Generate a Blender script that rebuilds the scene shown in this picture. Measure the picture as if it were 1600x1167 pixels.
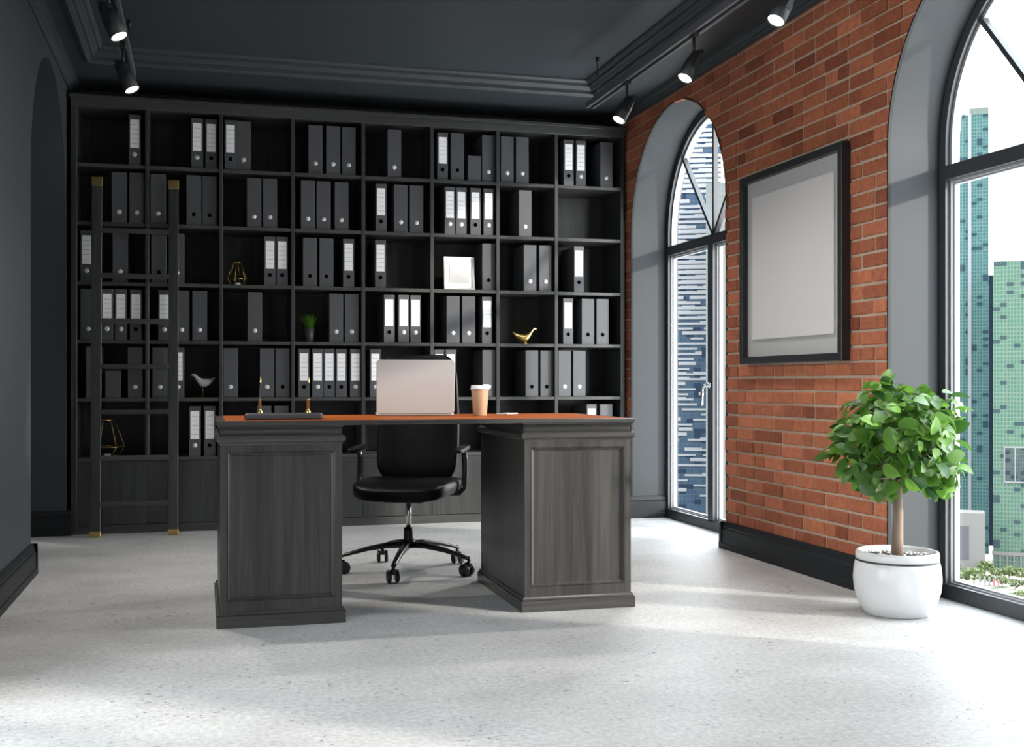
import bpy, bmesh, math, random
from mathutils import Vector, Matrix
random.seed(7)
PI = math.pi
for o in list(bpy.data.objects): bpy.data.objects.remove(o)
S = bpy.context.scene; C = S.collection

# ---------------------------------------------------------------- camera
F_PX = 1790.0; YAW = math.atan(482 / F_PX); EYE = 0.92
cam = bpy.data.cameras.new('camera'); cam_o = bpy.data.objects.new('camera', cam); C.objects.link(cam_o)
cam.sensor_fit = 'HORIZONTAL'; cam.sensor_width = 36.0; cam.lens = 36.0 * F_PX / 1600.0
cam.shift_y = (598 - 583.5) / 1600.0
cam.clip_start = 0.05; cam.clip_end = 9000
cam_o.location = (0, 0, EYE); cam_o.rotation_euler = (PI / 2, 0, -YAW)
S.camera = cam_o

# ---------------------------------------------------------------- world, sun, exposure
W = bpy.data.worlds.new('sky'); S.world = W; W.use_nodes = True
wn = W.node_tree.nodes; wl = W.node_tree.links; wn.clear()
w_out = wn.new('ShaderNodeOutputWorld'); w_bg = wn.new('ShaderNodeBackground')
w_tc = wn.new('ShaderNodeTexCoord'); w_sep = wn.new('ShaderNodeSeparateXYZ'); w_ramp = wn.new('ShaderNodeValToRGB')
w_ramp.color_ramp.elements[0].position = 0.0; w_ramp.color_ramp.elements[0].color = (0.96, 0.985, 1.0, 1)
w_ramp.color_ramp.elements[1].position = 0.8; w_ramp.color_ramp.elements[1].color = (0.80, 0.91, 1.0, 1)
wl.new(w_tc.outputs['Generated'], w_sep.inputs[0]); wl.new(w_sep.outputs['Z'], w_ramp.inputs[0])
wl.new(w_ramp.outputs[0], w_bg.inputs[0]); w_bg.inputs[1].default_value = 9.4
wl.new(w_bg.outputs[0], w_out.inputs[0])
sun = bpy.data.lights.new('sun', 'SUN'); sun_o = bpy.data.objects.new('sun', sun); C.objects.link(sun_o)
sun.energy = 6.3; sun.angle = math.radians(2.6); sun.color = (1.0, 0.93, 0.84)
sun_o.rotation_euler = Vector((-1.0, 0.75, -0.34)).to_track_quat('-Z', 'Y').to_euler()
sun_o.location = (12, -8, 5)
S.view_settings.view_transform = 'Standard'; S.view_settings.look = 'None'
S.view_settings.gamma = 1.0; S.view_settings.use_curve_mapping = False
S.view_settings.exposure = 0.0

# ---------------------------------------------------------------- materials
def newmat(name):
    m = bpy.data.materials.new(name); m.use_nodes = True
    return m, m.node_tree.nodes, m.node_tree.links, m.node_tree.nodes['Principled BSDF']
def col4(c): return (c[0], c[1], c[2], 1)
def simple(name, c, rough=0.5, metal=0.0, spec=0.5, bump=0.0, bscale=60, coat=0.0, vary=0.0):
    m, n, l, b = newmat(name)
    b.inputs['Base Color'].default_value = col4(c); b.inputs['Roughness'].default_value = rough
    b.inputs['Metallic'].default_value = metal; b.inputs['Specular IOR Level'].default_value = spec
    b.inputs['Coat Weight'].default_value = coat
    tc = n.new('ShaderNodeTexCoord'); nz = n.new('ShaderNodeTexNoise'); nz.inputs['Scale'].default_value = bscale
    nz.inputs['Detail'].default_value = 5
    l.new(tc.outputs['Object'], nz.inputs['Vector'])
    if bump:
        bp = n.new('ShaderNodeBump'); bp.inputs['Strength'].default_value = bump; bp.inputs['Distance'].default_value = 0.004
        l.new(nz.outputs['Fac'], bp.inputs['Height']); l.new(bp.outputs[0], b.inputs['Normal'])
    mx = n.new('ShaderNodeMix'); mx.data_type = 'RGBA'
    mx.inputs[6].default_value = col4([x * (1 - vary) for x in c]); mx.inputs[7].default_value = col4([min(1, x * (1 + vary)) for x in c])
    l.new(nz.outputs['Fac'], mx.inputs[0]); l.new(mx.outputs[2], b.inputs['Base Color'])
    return m
def wood(name, dark, light, rough=0.4, axis='Z', scale=1.0, bump=0.25):
    m, n, l, b = newmat(name)
    tc = n.new('ShaderNodeTexCoord'); mp = n.new('ShaderNodeMapping')
    sc = {'Z': (38, 38, 1.3), 'X': (1.3, 38, 38), 'Y': (38, 1.3, 38)}[axis]
    mp.inputs['Scale'].default_value = [s * scale for s in sc]
    l.new(tc.outputs['Object'], mp.inputs[0])
    a = n.new('ShaderNodeTexNoise'); a.inputs['Scale'].default_value = 1.0; a.inputs['Detail'].default_value = 8; a.inputs['Roughness'].default_value = 0.7; a.inputs['Distortion'].default_value = 0.6
    l.new(mp.outputs[0], a.inputs['Vector'])
    mp2 = n.new('ShaderNodeMapping'); sc2 = {'Z': (7, 7, 0.45), 'X': (0.45, 7, 7), 'Y': (7, 0.45, 7)}[axis]; mp2.inputs['Scale'].default_value = sc2
    l.new(tc.outputs['Object'], mp2.inputs[0])
    a2 = n.new('ShaderNodeTexNoise'); a2.inputs['Scale'].default_value = 1.0; a2.inputs['Detail'].default_value = 3
    l.new(mp2.outputs[0], a2.inputs['Vector'])
    ad = n.new('ShaderNodeMath'); ad.operation = 'MULTIPLY_ADD'; ad.inputs[1].default_value = 0.6
    l.new(a.outputs['Fac'], ad.inputs[0])
    sc_ = n.new('ShaderNodeMath'); sc_.operation = 'MULTIPLY'; sc_.inputs[1].default_value = 0.4
    l.new(a2.outputs['Fac'], sc_.inputs[0]); l.new(sc_.outputs[0], ad.inputs[2])
    r = n.new('ShaderNodeValToRGB'); r.color_ramp.elements[0].position = 0.36; r.color_ramp.elements[1].position = 0.66
    r.color_ramp.elements[0].color = col4(dark); r.color_ramp.elements[1].color = col4(light)
    l.new(ad.outputs[0], r.inputs[0]); l.new(r.outputs[0], b.inputs['Base Color'])
    b.inputs['Roughness'].default_value = rough
    bp = n.new('ShaderNodeBump'); bp.inputs['Strength'].default_value = bump; bp.inputs['Distance'].default_value = 0.002
    l.new(a.outputs['Fac'], bp.inputs['Height']); l.new(bp.outputs[0], b.inputs['Normal'])
    return m
def glass_mat(name, tint=(1, 1, 1), refl=0.06):
    m, n, l, b = newmat(name); n.remove(b)
    out = n['Material Output']; t = n.new('ShaderNodeBsdfTransparent'); t.inputs[0].default_value = col4(tint)
    g = n.new('ShaderNodeBsdfGlossy'); g.inputs['Roughness'].default_value = 0.02
    lw = n.new('ShaderNodeFresnel'); lw.inputs[0].default_value = 1.45
    mu = n.new('ShaderNodeMath'); mu.operation = 'MULTIPLY'; mu.inputs[1].default_value = refl / 0.06 * 0.08
    mx = n.new('ShaderNodeMixShader'); l.new(lw.outputs[0], mu.inputs[0]); l.new(mu.outputs[0], mx.inputs[0])
    l.new(t.outputs[0], mx.inputs[1]); l.new(g.outputs[0], mx.inputs[2]); l.new(mx.outputs[0], out.inputs[0])
    return m
def emit(name, c, s):
    m, n, l, b = newmat(name)
    b.inputs['Base Color'].default_value = (0, 0, 0, 1); b.inputs['Emission Color'].default_value = col4(c); b.inputs['Emission Strength'].default_value = s
    return m

M = {}
M['wall'] = simple('dark_wall_paint', (0.024, 0.031, 0.035), 0.6, bump=0.03, bscale=120, vary=0.04)
M['ceil'] = simple('dark_ceiling_paint', (0.031, 0.039, 0.044), 0.5, vary=0.04)
M['reveal'] = simple('grey_reveal_paint', (0.024, 0.0285, 0.032), 0.6, 0.0, 0.3, vary=0.03)
M['base'] = simple('black_baseboard_paint', (0.009, 0.011, 0.013), 0.5, 0.0, 0.25, vary=0.03)
M['shelf'] = wood('black_stained_oak_shelf', (0.014, 0.0155, 0.0155), (0.050, 0.053, 0.052), 0.38)
M['shelfx'] = wood('black_stained_oak_shelf_boards', (0.024, 0.0255, 0.025), (0.066, 0.069, 0.067), 0.36, 'X')
M['desk'] = wood('grey_black_stained_oak_desk', (0.008, 0.0082, 0.008), (0.050, 0.0475, 0.044), 0.36)
M['deskx'] = wood('grey_black_stained_oak_desk_mouldings', (0.022, 0.0222, 0.0215), (0.066, 0.063, 0.059), 0.27, 'X', 1.0, 0.12)
M['top'] = wood('orange_brown_desktop', (0.19, 0.040, 0.0015), (0.28, 0.066, 0.002), 0.62, 'X', 0.5, 0.05)
M['top'].node_tree.nodes['Principled BSDF'].inputs['Specular IOR Level'].default_value = 0.12
M['binder'] = simple('charcoal_binder_card', (0.066, 0.070, 0.077), 0.45, bump=0.04, bscale=300, vary=0.05)
M['paper'] = simple('white_paper', (0.88, 0.89, 0.90), 0.7, vary=0.02)
M['ink'] = simple('grey_ink', (0.16, 0.16, 0.17), 0.7)
M['black'] = simple('black_plastic', (0.008, 0.008, 0.009), 0.35)
M['void'] = simple('matt_black_hole', (0.001, 0.001, 0.001), 1.0, 0.0, 0.0)
M['chrome'] = simple('brushed_steel', (0.72, 0.73, 0.74), 0.22, 1.0)
M['knob'] = simple('satin_silver_cap', (0.62, 0.63, 0.64), 0.45, 0.2)
M['gold'] = simple('polished_brass', (0.78, 0.55, 0.20), 0.25, 1.0)
M['leather'] = simple('black_leather', (0.0020, 0.0022, 0.0028), 0.42, 0.0, 0.16, bump=0.15, bscale=220)
M['chairmetal'] = simple('black_chair_metal', (0.012, 0.012, 0.013), 0.22)
M['white'] = simple('white_glaze', (0.62, 0.62, 0.62), 0.28, coat=0.2)
M['aluminium'] = simple('laptop_aluminium', (0.42, 0.41, 0.405), 0.42, 0.35)
M['cupcard'] = simple('brown_cup_card', (0.33, 0.19, 0.105), 0.6, vary=0.05)
M['lamp'] = simple('black_lamp_metal', (0.014, 0.016, 0.019), 0.55)
M['track'] = simple('grey_track_metal', (0.075, 0.080, 0.088), 0.4)
M['lit'] = emit('lit_lamp_lens', (1.0, 0.96, 0.92), 6.0)
M['frame'] = simple('dark_window_metal', (0.035, 0.038, 0.042), 0.38)
M['sash'] = simple('light_window_metal', (0.24, 0.25, 0.26), 0.35)
M['glass'] = glass_mat('window_glass')
M['pframe'] = simple('black_picture_frame', (0.014, 0.016, 0.018), 0.35)
M['mat'] = simple('grey_mat_board', (0.38, 0.38, 0.37), 0.8)
M['print'] = simple('blank_grey_paper', (0.54, 0.53, 0.52), 0.8)
M['soil'] = simple('dark_soil', (0.05, 0.04, 0.03), 0.9, bump=0.5, bscale=40)
M['pebble'] = simple('white_pebble', (0.62, 0.61, 0.59), 0.6)
M['darkpot'] = simple('charcoal_pot', (0.05, 0.052, 0.058), 0.4)
M['marble'] = simple('white_marbled_ceramic', (0.62, 0.62, 0.62), 0.45, bscale=14, vary=0.22)
M['wax'] = simple('white_wax', (0.8, 0.78, 0.74), 0.5)
M['silverframe'] = simple('silver_photo_frame', (0.58, 0.58, 0.57), 0.4)
M['groove'] = simple('black_rubber_band', (0.012, 0.012, 0.014), 0.4)

# brick and mortar: one shade per brick comes from a colour attribute on the wall mesh
m, n, l, b = newmat('red_brick')
at = n.new('ShaderNodeAttribute'); at.attribute_name = 'shade'
tc = n.new('ShaderNodeTexCoord'); nz = n.new('ShaderNodeTexNoise'); nz.inputs['Scale'].default_value = 26; nz.inputs['Detail'].default_value = 8; nz.inputs['Roughness'].default_value = 0.7
l.new(tc.outputs['Object'], nz.inputs['Vector'])
r1 = n.new('ShaderNodeValToRGB')
r1.color_ramp.elements[0].color = (0.20, 0.050, 0.020, 1); r1.color_ramp.elements[1].color = (0.50, 0.165, 0.078, 1)
l.new(at.outputs['Fac'], r1.inputs[0])
r2 = n.new('ShaderNodeValToRGB'); r2.color_ramp.elements[0].position = 0.3; r2.color_ramp.elements[1].position = 0.75
r2.color_ramp.elements[0].color = (0.62, 0.62, 0.62, 1); r2.color_ramp.elements[1].color = (1.2, 1.15, 1.1, 1)
l.new(nz.outputs['Fac'], r2.inputs[0])
mx = n.new('ShaderNodeMix'); mx.data_type = 'RGBA'; mx.blend_type = 'MULTIPLY'; mx.inputs[0].default_value = 1
l.new(r1.outputs[0], mx.inputs[6]); l.new(r2.outputs[0], mx.inputs[7]); l.new(mx.outputs[2], b.inputs['Base Color'])
b.inputs['Roughness'].default_value = 0.85
nf = n.new('ShaderNodeTexNoise'); nf.inputs['Scale'].default_value = 70; nf.inputs['Detail'].default_value = 6
l.new(tc.outputs['Object'], nf.inputs['Vector'])
bp = n.new('ShaderNodeBump'); bp.inputs['Strength'].default_value = 0.7; bp.inputs['Distance'].default_value = 0.006
l.new(nf.outputs['Fac'], bp.inputs['Height']); l.new(bp.outputs[0], b.inputs['Normal'])
M['brick'] = m
M['mortar'] = simple('pale_brown_mortar', (0.42, 0.33, 0.25), 0.9, bump=0.8, bscale=90, vary=0.25)

# polished concrete
m, n, l, b = newmat('polished_concrete')
tc = n.new('ShaderNodeTexCoord')
def noise(sc, det=6, ro=0.6, mapping=None):
    q = n.new('ShaderNodeTexNoise'); q.inputs['Scale'].default_value = sc; q.inputs['Detail'].default_value = det; q.inputs['Roughness'].default_value = ro
    if mapping:
        mp = n.new('ShaderNodeMapping'); mp.inputs['Scale'].default_value = mapping; l.new(tc.outputs['Object'], mp.inputs[0]); l.new(mp.outputs[0], q.inputs['Vector'])
    else: l.new(tc.outputs['Object'], q.inputs['Vector'])
    return q
big = noise(1.3, 10, 0.72, (1, 1.5, 1)); fine = noise(55, 8, 0.75); pit = noise(52, 4, 0.6, (0.8, 1.0, 1)); cluster = noise(5.0, 4)
ra = n.new('ShaderNodeValToRGB'); ra.color_ramp.elements[0].position = 0.25; ra.color_ramp.elements[1].position = 0.75
ra.color_ramp.elements[0].color = (0.36, 0.36, 0.355, 1); ra.color_ramp.elements[1].color = (0.60, 0.60, 0.59, 1)
l.new(big.outputs['Fac'], ra.inputs[0])
rb = n.new('ShaderNodeValToRGB'); rb.color_ramp.elements[0].position = 0.3; rb.color_ramp.elements[1].position = 0.7
rb.color_ramp.elements[0].color = (0.60, 0.60, 0.60, 1); rb.color_ramp.elements[1].color = (1.16, 1.16, 1.16, 1)
l.new(fine.outputs['Fac'], rb.inputs[0])
mx = n.new('ShaderNodeMix'); mx.data_type = 'RGBA'; mx.blend_type = 'MULTIPLY'; mx.inputs[0].default_value = 1
l.new(ra.outputs[0], mx.inputs[6]); l.new(rb.outputs[0], mx.inputs[7])
pm = n.new('ShaderNodeMath'); pm.operation = 'MULTIPLY_ADD'; pm.inputs[1].default_value = 0.32
l.new(cluster.outputs['Fac'], pm.inputs[0]); l.new(pit.outputs['Fac'], pm.inputs[2])
rp = n.new('ShaderNodeValToRGB'); rp.color_ramp.elements[0].position = 0.475; rp.color_ramp.elements[0].color = (0.30, 0.30, 0.30, 1)
rp.color_ramp.elements[1].position = 0.515; rp.color_ramp.elements[1].color = (1, 1, 1, 1)
l.new(pm.outputs[0], rp.inputs[0])
mx2 = n.new('ShaderNodeMix'); mx2.data_type = 'RGBA'; mx2.blend_type = 'MULTIPLY'; mx2.inputs[0].default_value = 1
l.new(mx.outputs[2], mx2.inputs[6]); l.new(rp.outputs[0], mx2.inputs[7]); l.new(mx2.outputs[2], b.inputs['Base Color'])
rr = n.new('ShaderNodeMapRange'); rr.inputs[3].default_value = 0.33; rr.inputs[4].default_value = 0.6
l.new(big.outputs['Fac'], rr.inputs[0]); l.new(rr.outputs[0], b.inputs['Roughness'])
bp = n.new('ShaderNodeBump'); bp.inputs['Strength'].default_value = 0.25; bp.inputs['Distance'].default_value = 0.003
l.new(rp.outputs[0], bp.inputs['Height']); l.new(bp.outputs[0], b.inputs['Normal'])
M['floor'] = m

# leaves with a shade of their own each
def leafmat(name, c0, c1):
    m, n, l, b = newmat(name)
    at = n.new('ShaderNodeAttribute'); at.attribute_name = 'shade'
    r = n.new('ShaderNodeValToRGB'); r.color_ramp.elements[0].color = col4(c0); r.color_ramp.elements[1].color = col4(c1)
    l.new(at.outputs['Fac'], r.inputs[0]); l.new(r.outputs[0], b.inputs['Base Color']); b.inputs['Roughness'].default_value = 0.38
    tr = n.new('ShaderNodeBsdfTranslucent'); l.new(r.outputs[0], tr.inputs[0])
    ms = n.new('ShaderNodeMixShader'); ms.inputs[0].default_value = 0.35
    l.new(b.outputs[0], ms.inputs[1]); l.new(tr.outputs[0], ms.inputs[2]); l.new(ms.outputs[0], n['Material Output'].inputs[0])
    return m
M['leaf'] = leafmat('glossy_green_leaf', (0.018, 0.075, 0.010), (0.16, 0.34, 0.045))
M['grass'] = leafmat('grass_blade', (0.04, 0.14, 0.012), (0.16, 0.36, 0.03))
M['bark'] = wood('brown_bark', (0.12, 0.085, 0.06), (0.25, 0.19, 0.14), 0.8, bump=0.8)

# ---------------------------------------------------------------- mesh helpers
class MB:
    def __init__(s): s.v = []; s.f = []; s.m = []; s.sm = []; s.sh = []
    def add(s, vs, fs, mi=0, smooth=False, shade=0.5, mat=None):
        k = len(s.v)
        if mat is not None: vs = [tuple(mat @ Vector(q)) for q in vs]
        s.v += [tuple(q) for q in vs]
        for f in fs: s.f.append(tuple(i + k for i in f)); s.m.append(mi); s.sm.append(smooth); s.sh.append(shade)
        return s
    def box(s, x0, x1, y0, y1, z0, z1, mi=0, mat=None, shade=0.5):
        vs = [(x, y, z) for x in (x0, x1) for y in (y0, y1) for z in (z0, z1)]
        return s.add(vs, [(0, 1, 3, 2), (4, 6, 7, 5), (0, 4, 5, 1), (2, 3, 7, 6), (0, 2, 6, 4), (1, 5, 7, 3)], mi, False, shade, mat)
    def bbox(s, x0, x1, y0, y1, z0, z1, b, mi=0, mat=None, shade=0.5):
        # chamfered box
        X = (x0, x1); Y = (y0, y1); Z = (z0, z1); vs = []; idx = {}
        for i in (0, 1):
            for j in (0, 1):
                for k in (0, 1):
                    sx = b if i == 0 else -b; sy = b if j == 0 else -b; sz = b if k == 0 else -b
                    for a in range(3):
                        p = [X[i] + (0 if a == 0 else sx), Y[j] + (0 if a == 1 else sy), Z[k] + (0 if a == 2 else sz)]
                        idx[(i, j, k, a)] = len(vs); vs.append(p)
        fs = []
        for i in (0, 1):
            q = [idx[(i, 0, 0, 0)], idx[(i, 1, 0, 0)], idx[(i, 1, 1, 0)], idx[(i, 0, 1, 0)]]; fs.append(q if i else q[::-1])
            q = [idx[(0, i, 0, 1)], idx[(1, i, 0, 1)], idx[(1, i, 1, 1)], idx[(0, i, 1, 1)]]; fs.append(q[::-1] if i else q)
            q = [idx[(0, 0, i, 2)], idx[(1, 0, i, 2)], idx[(1, 1, i, 2)], idx[(0, 1, i, 2)]]; fs.append(q if i else q[::-1])
        for i in (0, 1):
            for j in (0, 1):
                fs.append([idx[(i, j, 0, 0)], idx[(i, j, 1, 0)], idx[(i, j, 1, 1)], idx[(i, j, 0, 1)]])
                fs.append([idx[(i, 0, j, 0)], idx[(i, 1, j, 0)], idx[(i, 1, j, 2)], idx[(i, 0, j, 2)]])
                fs.append([idx[(0, i, j, 1)], idx[(1, i, j, 1)], idx[(1, i, j, 2)], idx[(0, i, j, 2)]])
                for k in (0, 1): fs.append([idx[(i, j, k, 0)], idx[(i, j, k, 1)], idx[(i, j, k, 2)]])
        return s.add(vs, fs, mi, False, shade, mat)
    def lathe(s, prof, n=32, mi=0, mat=None, smooth=True):
        vs = []; fs = []
        for r_, z in prof:
            for k in range(n): a = 2 * PI * k / n; vs.append((r_ * math.cos(a), r_ * math.sin(a), z))
        for i in range(len(prof) - 1):
            for k in range(n): k2 = (k + 1) % n; fs.append((i * n + k, i * n + k2, (i + 1) * n + k2, (i + 1) * n + k))
        if prof[0][0] > 1e-6: fs.append(tuple(range(n))[::-1])
        if prof[-1][0] > 1e-6: fs.append(tuple((len(prof) - 1) * n + k for k in range(n)))
        return s.add(vs, fs, mi, smooth, 0.5, mat)
    def tube(s, pts, r, n=8, mi=0, mat=None):
        rs = r if isinstance(r, (list, tuple)) else [r] * len(pts)
        P_ = [Vector(p) for p in pts]; vs = []; fs = []; up = None
        for i, p in enumerate(P_):
            t = (P_[min(i + 1, len(P_) - 1)] - P_[max(i - 1, 0)]).normalized()
            if up is None: up = Vector((0, 0, 1)) if abs(t.z) < 0.9 else Vector((1, 0, 0))
            a = t.cross(up).normalized(); b_ = a.cross(t).normalized(); up = b_
            for k in range(n):
                w = 2 * PI * k / n; vs.append(tuple(p + a * math.cos(w) * rs[i] + b_ * math.sin(w) * rs[i]))
        for i in range(len(P_) - 1):
            for k in range(n): k2 = (k + 1) % n; fs.append((i * n + k, i * n + k2, (i + 1) * n + k2, (i + 1) * n + k))
        fs.append(tuple(range(n))[::-1]); fs.append(tuple((len(P_) - 1) * n + k for k in range(n)))
        return s.add(vs, fs, mi, True, 0.5, mat)
    def prism(s, poly, d0, d1, axis='x', mi=0, mat=None, smooth=False):
        n = len(poly)
        def P3(p, d):
            return {'x': (d, p[0], p[1]), 'y': (p[0], d, p[1]), 'z': (p[0], p[1], d)}[axis]
        vs = [P3(p, d0) for p in poly] + [P3(p, d1) for p in poly]
        fs = [tuple(range(n))[::-1], tuple(range(n, 2 * n))] + [(i, (i + 1) % n, n + (i + 1) % n, n + i) for i in range(n)]
        return s.add(vs, fs, mi, smooth, 0.5, mat)
    def sq(s, a, b, c, e1=0.35, e2=0.35, fn=None, nu=40, nv=20, mi=0, mat=None):
        # superellipsoid, fn deforms
        def pw(x, e): return math.copysign(abs(x) ** e, x)
        vs = []; fs = []
        for j in range(nv + 1):
            ph = -PI / 2 + PI * j / nv
            for i in range(nu):
                th = 2 * PI * i / nu
                p = (a * pw(math.cos(ph), e1) * pw(math.cos(th), e2), b * pw(math.cos(ph), e1) * pw(math.sin(th), e2), c * pw(math.sin(ph), e1))
                vs.append(fn(*p) if fn else p)
        for j in range(nv):
            for i in range(nu): i2 = (i + 1) % nu; fs.append((j * nu + i, j * nu + i2, (j + 1) * nu + i2, (j + 1) * nu + i))
        return s.add(vs, fs, mi, True, 0.5, mat)
    def build(s, name, mats, parent=None, loc=None, weld=True):
        me = bpy.data.meshes.new(name); me.from_pydata(s.v, [], s.f)
        if not isinstance(mats, (list, tuple)): mats = [mats]
        for q in mats: me.materials.append(q)
        me.polygons.foreach_set('material_index', s.m); me.polygons.foreach_set('use_smooth', s.sm)
        ca = me.color_attributes.new('shade', 'FLOAT_COLOR', 'CORNER')
        for p, sh in zip(me.polygons, s.sh):
            for li in p.loop_indices: ca.data[li].color = (sh, sh, sh, 1)
        if weld:
            bm = bmesh.new(); bm.from_mesh(me); bmesh.ops.remove_doubles(bm, verts=bm.verts, dist=1e-6)
            bmesh.ops.recalc_face_normals(bm, faces=bm.faces); bm.to_mesh(me); bm.free()
        me.update()
        o = bpy.data.objects.new(name, me); C.objects.link(o)
        if parent: o.parent = parent
        if loc: o.location = loc
        return o
def T(x=0, y=0, z=0, rx=0, ry=0, rz=0, s=1):
    return Matrix.Translation((x, y, z)) @ Matrix.Rotation(rz, 4, 'Z') @ Matrix.Rotation(ry, 4, 'Y') @ Matrix.Rotation(rx, 4, 'X') @ Matrix.Scale(s, 4)
def tag(o, label, cat, group=None, kind=None):
    o['label'] = label; o['category'] = cat
    if group: o['group'] = group
    if kind: o['kind'] = kind
    return o
def thing(name, label, cat, loc=(0, 0, 0), rz=0, group=None):
    o = bpy.data.objects.new(name, None); C.objects.link(o); o.location = loc; o.rotation_euler = (0, 0, rz)
    o.empty_display_size = 0.05
    return tag(o, label, cat, group)
def struct(o, label=None):
    o['kind'] = 'structure'
    if label: o['label'] = label
    return o
def copy_tree(o, parent=None):
    c = o.copy(); C.objects.link(c)
    if parent: c.parent = parent
    for ch in list(o.children): copy_tree(ch, c)
    return c

# ---------------------------------------------------------------- room
XL, XR, YB, YF = -0.80, 2.81, 7.80, -1.6
WX = 3.06                                    # inner face of the window frames
RAD = 0.73; SPR = 1.925
WIN = [6.58, 3.555, 0.53]                    # window centres along the brick wall; the last is unseen, added for daylight
LW = [6.63, 2.75, 0.60]                      # left wall: one niche, then two unseen windows added for daylight
YR, YL, YC = -1.6, -1.6, -1.6                  # where the built walls and ceiling stop on the camera's side
ZS, ZT = 2.78, 2.862                         # soffit and tray ceiling

fl = MB().add([(XL - 0.3, YF, 0), (WX + 0.12, YF, 0), (WX + 0.12, YB, 0), (XL - 0.3, YB, 0), (XL - 0.3, YF, -0.15), (WX + 0.12, YF, -0.15), (WX + 0.12, YB, -0.15), (XL - 0.3, YB, -0.15)],
              [(0, 1, 2, 3), (7, 6, 5, 4), (0, 4, 5, 1), (1, 5, 6, 2), (2, 6, 7, 3), (3, 7, 4, 0)])
struct(fl.build('floor', M['floor']))

def arch_wall(name, xin, xout, centres, face_mat, rev_mat, YF, extra=None):
    # wall between the planes xin (room) and xout, with round-headed openings from the floor
    mb = MB(); ys = [YF, YB]; seg = 96
    ev = []
    for c in centres:
        for k in range(seg + 1): ev.append(c - RAD * math.cos(PI * k / seg))
    ys = sorted(set([YF, YB] + ev))
    def zb(y, side):
        for c in centres:
            if abs(y - c) < RAD - 1e-9: return SPR + math.sqrt(RAD ** 2 - (y - c) ** 2)
            if abs(abs(y - c) - RAD) < 1e-9: return SPR
        return 0.0
    for a, b_ in zip(ys[:-1], ys[1:]):
        mid = (a + b_) / 2; inside = any(abs(mid - c) < RAD for c in centres)
        za, zc = (zb(a, 1), zb(b_, 0)) if inside else (0.0, 0.0)
        for xx in (xin, xout):
            mb.add([(xx, a, za), (xx, b_, zc), (xx, b_, 2.95), (xx, a, 2.95)], [(0, 1, 2, 3)], 0 if xx == xin else 1)
        if inside: mb.add([(xin, a, za), (xin, b_, zc), (xout, b_, zc), (xout, a, za)], [(0, 1, 2, 3)], 1)
    for c in centres:
        for sgn in (-1, 1):
            y = c + sgn * RAD
            mb.add([(xin, y, 0), (xout, y, 0), (xout, y, SPR), (xin, y, SPR)], [(0, 1, 2, 3)], 1)
    mb.add([(xin, YB, 0), (xout, YB, 0), (xout, YB, 2.95), (xin, YB, 2.95)], [(0, 1, 2, 3)], 1)
    mb.add([(xin, YF, 0), (xout, YF, 0), (xout, YF, 2.95), (xin, YF, 2.95)], [(0, 1, 2, 3)], 1)
    if extra: extra(mb)
    return mb.build(name, [face_mat, rev_mat, M['brick']], weld=False)

def bricks(mb):
    YF = YR
    ch = 0.0676; g = 0.0115; rnd = random.Random(3); nrow = int(2.74 / ch) + 1
    def halfw(z):
        if z <= SPR: return RAD
        d = z - SPR
        return math.sqrt(RAD ** 2 - d * d) if d < RAD else 0.0
    for r_ in range(1, nrow):
        z0 = r_ * ch + g / 2; z1 = min((r_ + 1) * ch - g / 2, 2.735)
        if z1 - z0 < 0.01: continue
        y = YF - (0.1 if r_ % 2 else 0.0) + rnd.uniform(-0.01, 0.01)
        y = y - 0.2
        while y < YB:
            L = rnd.choice([0.203, 0.203, 0.203, 0.1015]); a, b_ = y + g / 2, y + L - g / 2; y += L
            x0 = XR - rnd.uniform(0, 0.005); sh = min(1, max(0, rnd.gauss(0.5, 0.24))); jz = rnd.uniform(-0.0015, 0.0015); ov = rnd.uniform(-0.003, 0.010)
            parts = [(a, b_)]; curved = None
            for c in WIN:
                lo_, hi_ = c - RAD + ov, c + RAD + 0.009
                if b_ <= lo_ or a >= hi_: continue
                if z1 <= SPR: parts = [(p, q) for p, q in ((a, min(b_, lo_)), (max(a, hi_), b_)) if q - p > 0.015]
                else: curved = c
            if curved is None:
                for p, q in parts:
                    p = max(p, YF); q = min(q, YB)
                    if q - p > 0.015: mb.bbox(x0, XR + 0.02, p, q, z0 + jz, z1 + jz, 0.0035, 2, None, sh)
                continue
            c = curved; n_ = max(4, int((b_ - a) / 0.006)); run = []
            for k in range(n_ + 2):                     # brick cut along the arch
                yy = a + (b_ - a) * k / n_
                if k <= n_:
                    Re = RAD - ov if yy < c else RAD + 0.009
                    zz = z0 if abs(yy - c) >= Re else max(z0, SPR + math.sqrt(Re * Re - (yy - c) ** 2))
                if k <= n_ and zz < z1 - 0.002: run.append((yy, zz))
                else:
                    if len(run) > 2:
                        pts_ = [run[0]] + [p_ for p_, q_ in zip(run[1:-1], run[2:]) if p_[1] > z0 + 1e-6 or q_[1] > z0 + 1e-6 or True] + [run[-1], (run[-1][0], z1), (run[0][0], z1)]
                        k0 = len(mb.sh); mb.prism(pts_, x0, XR + 0.02, 'x', 2)
                        for kk in range(k0, len(mb.sh)): mb.sh[kk] = sh
                    run = []
struct(arch_wall('wall_right', XR + 0.0045, WX + 0.09, WIN, M['mortar'], M['reveal'], YR, bricks), 'red brick wall with tall round-headed windows')
struct(arch_wall('wall_left', XL, XL - 0.30, LW, M['wall'], M['wall'], YL), 'dark grey painted wall with a round-headed niche and two added windows')
mb = MB()
for c in LW[:1]: mb.box(XL - 0.29, XL - 0.25, c - RAD - 0.02, c + RAD + 0.02, 0, SPR + RAD + 0.05)
struct(mb.build('trim_1', M['wall']), 'dark panels closing the niches of the left wall')
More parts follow.
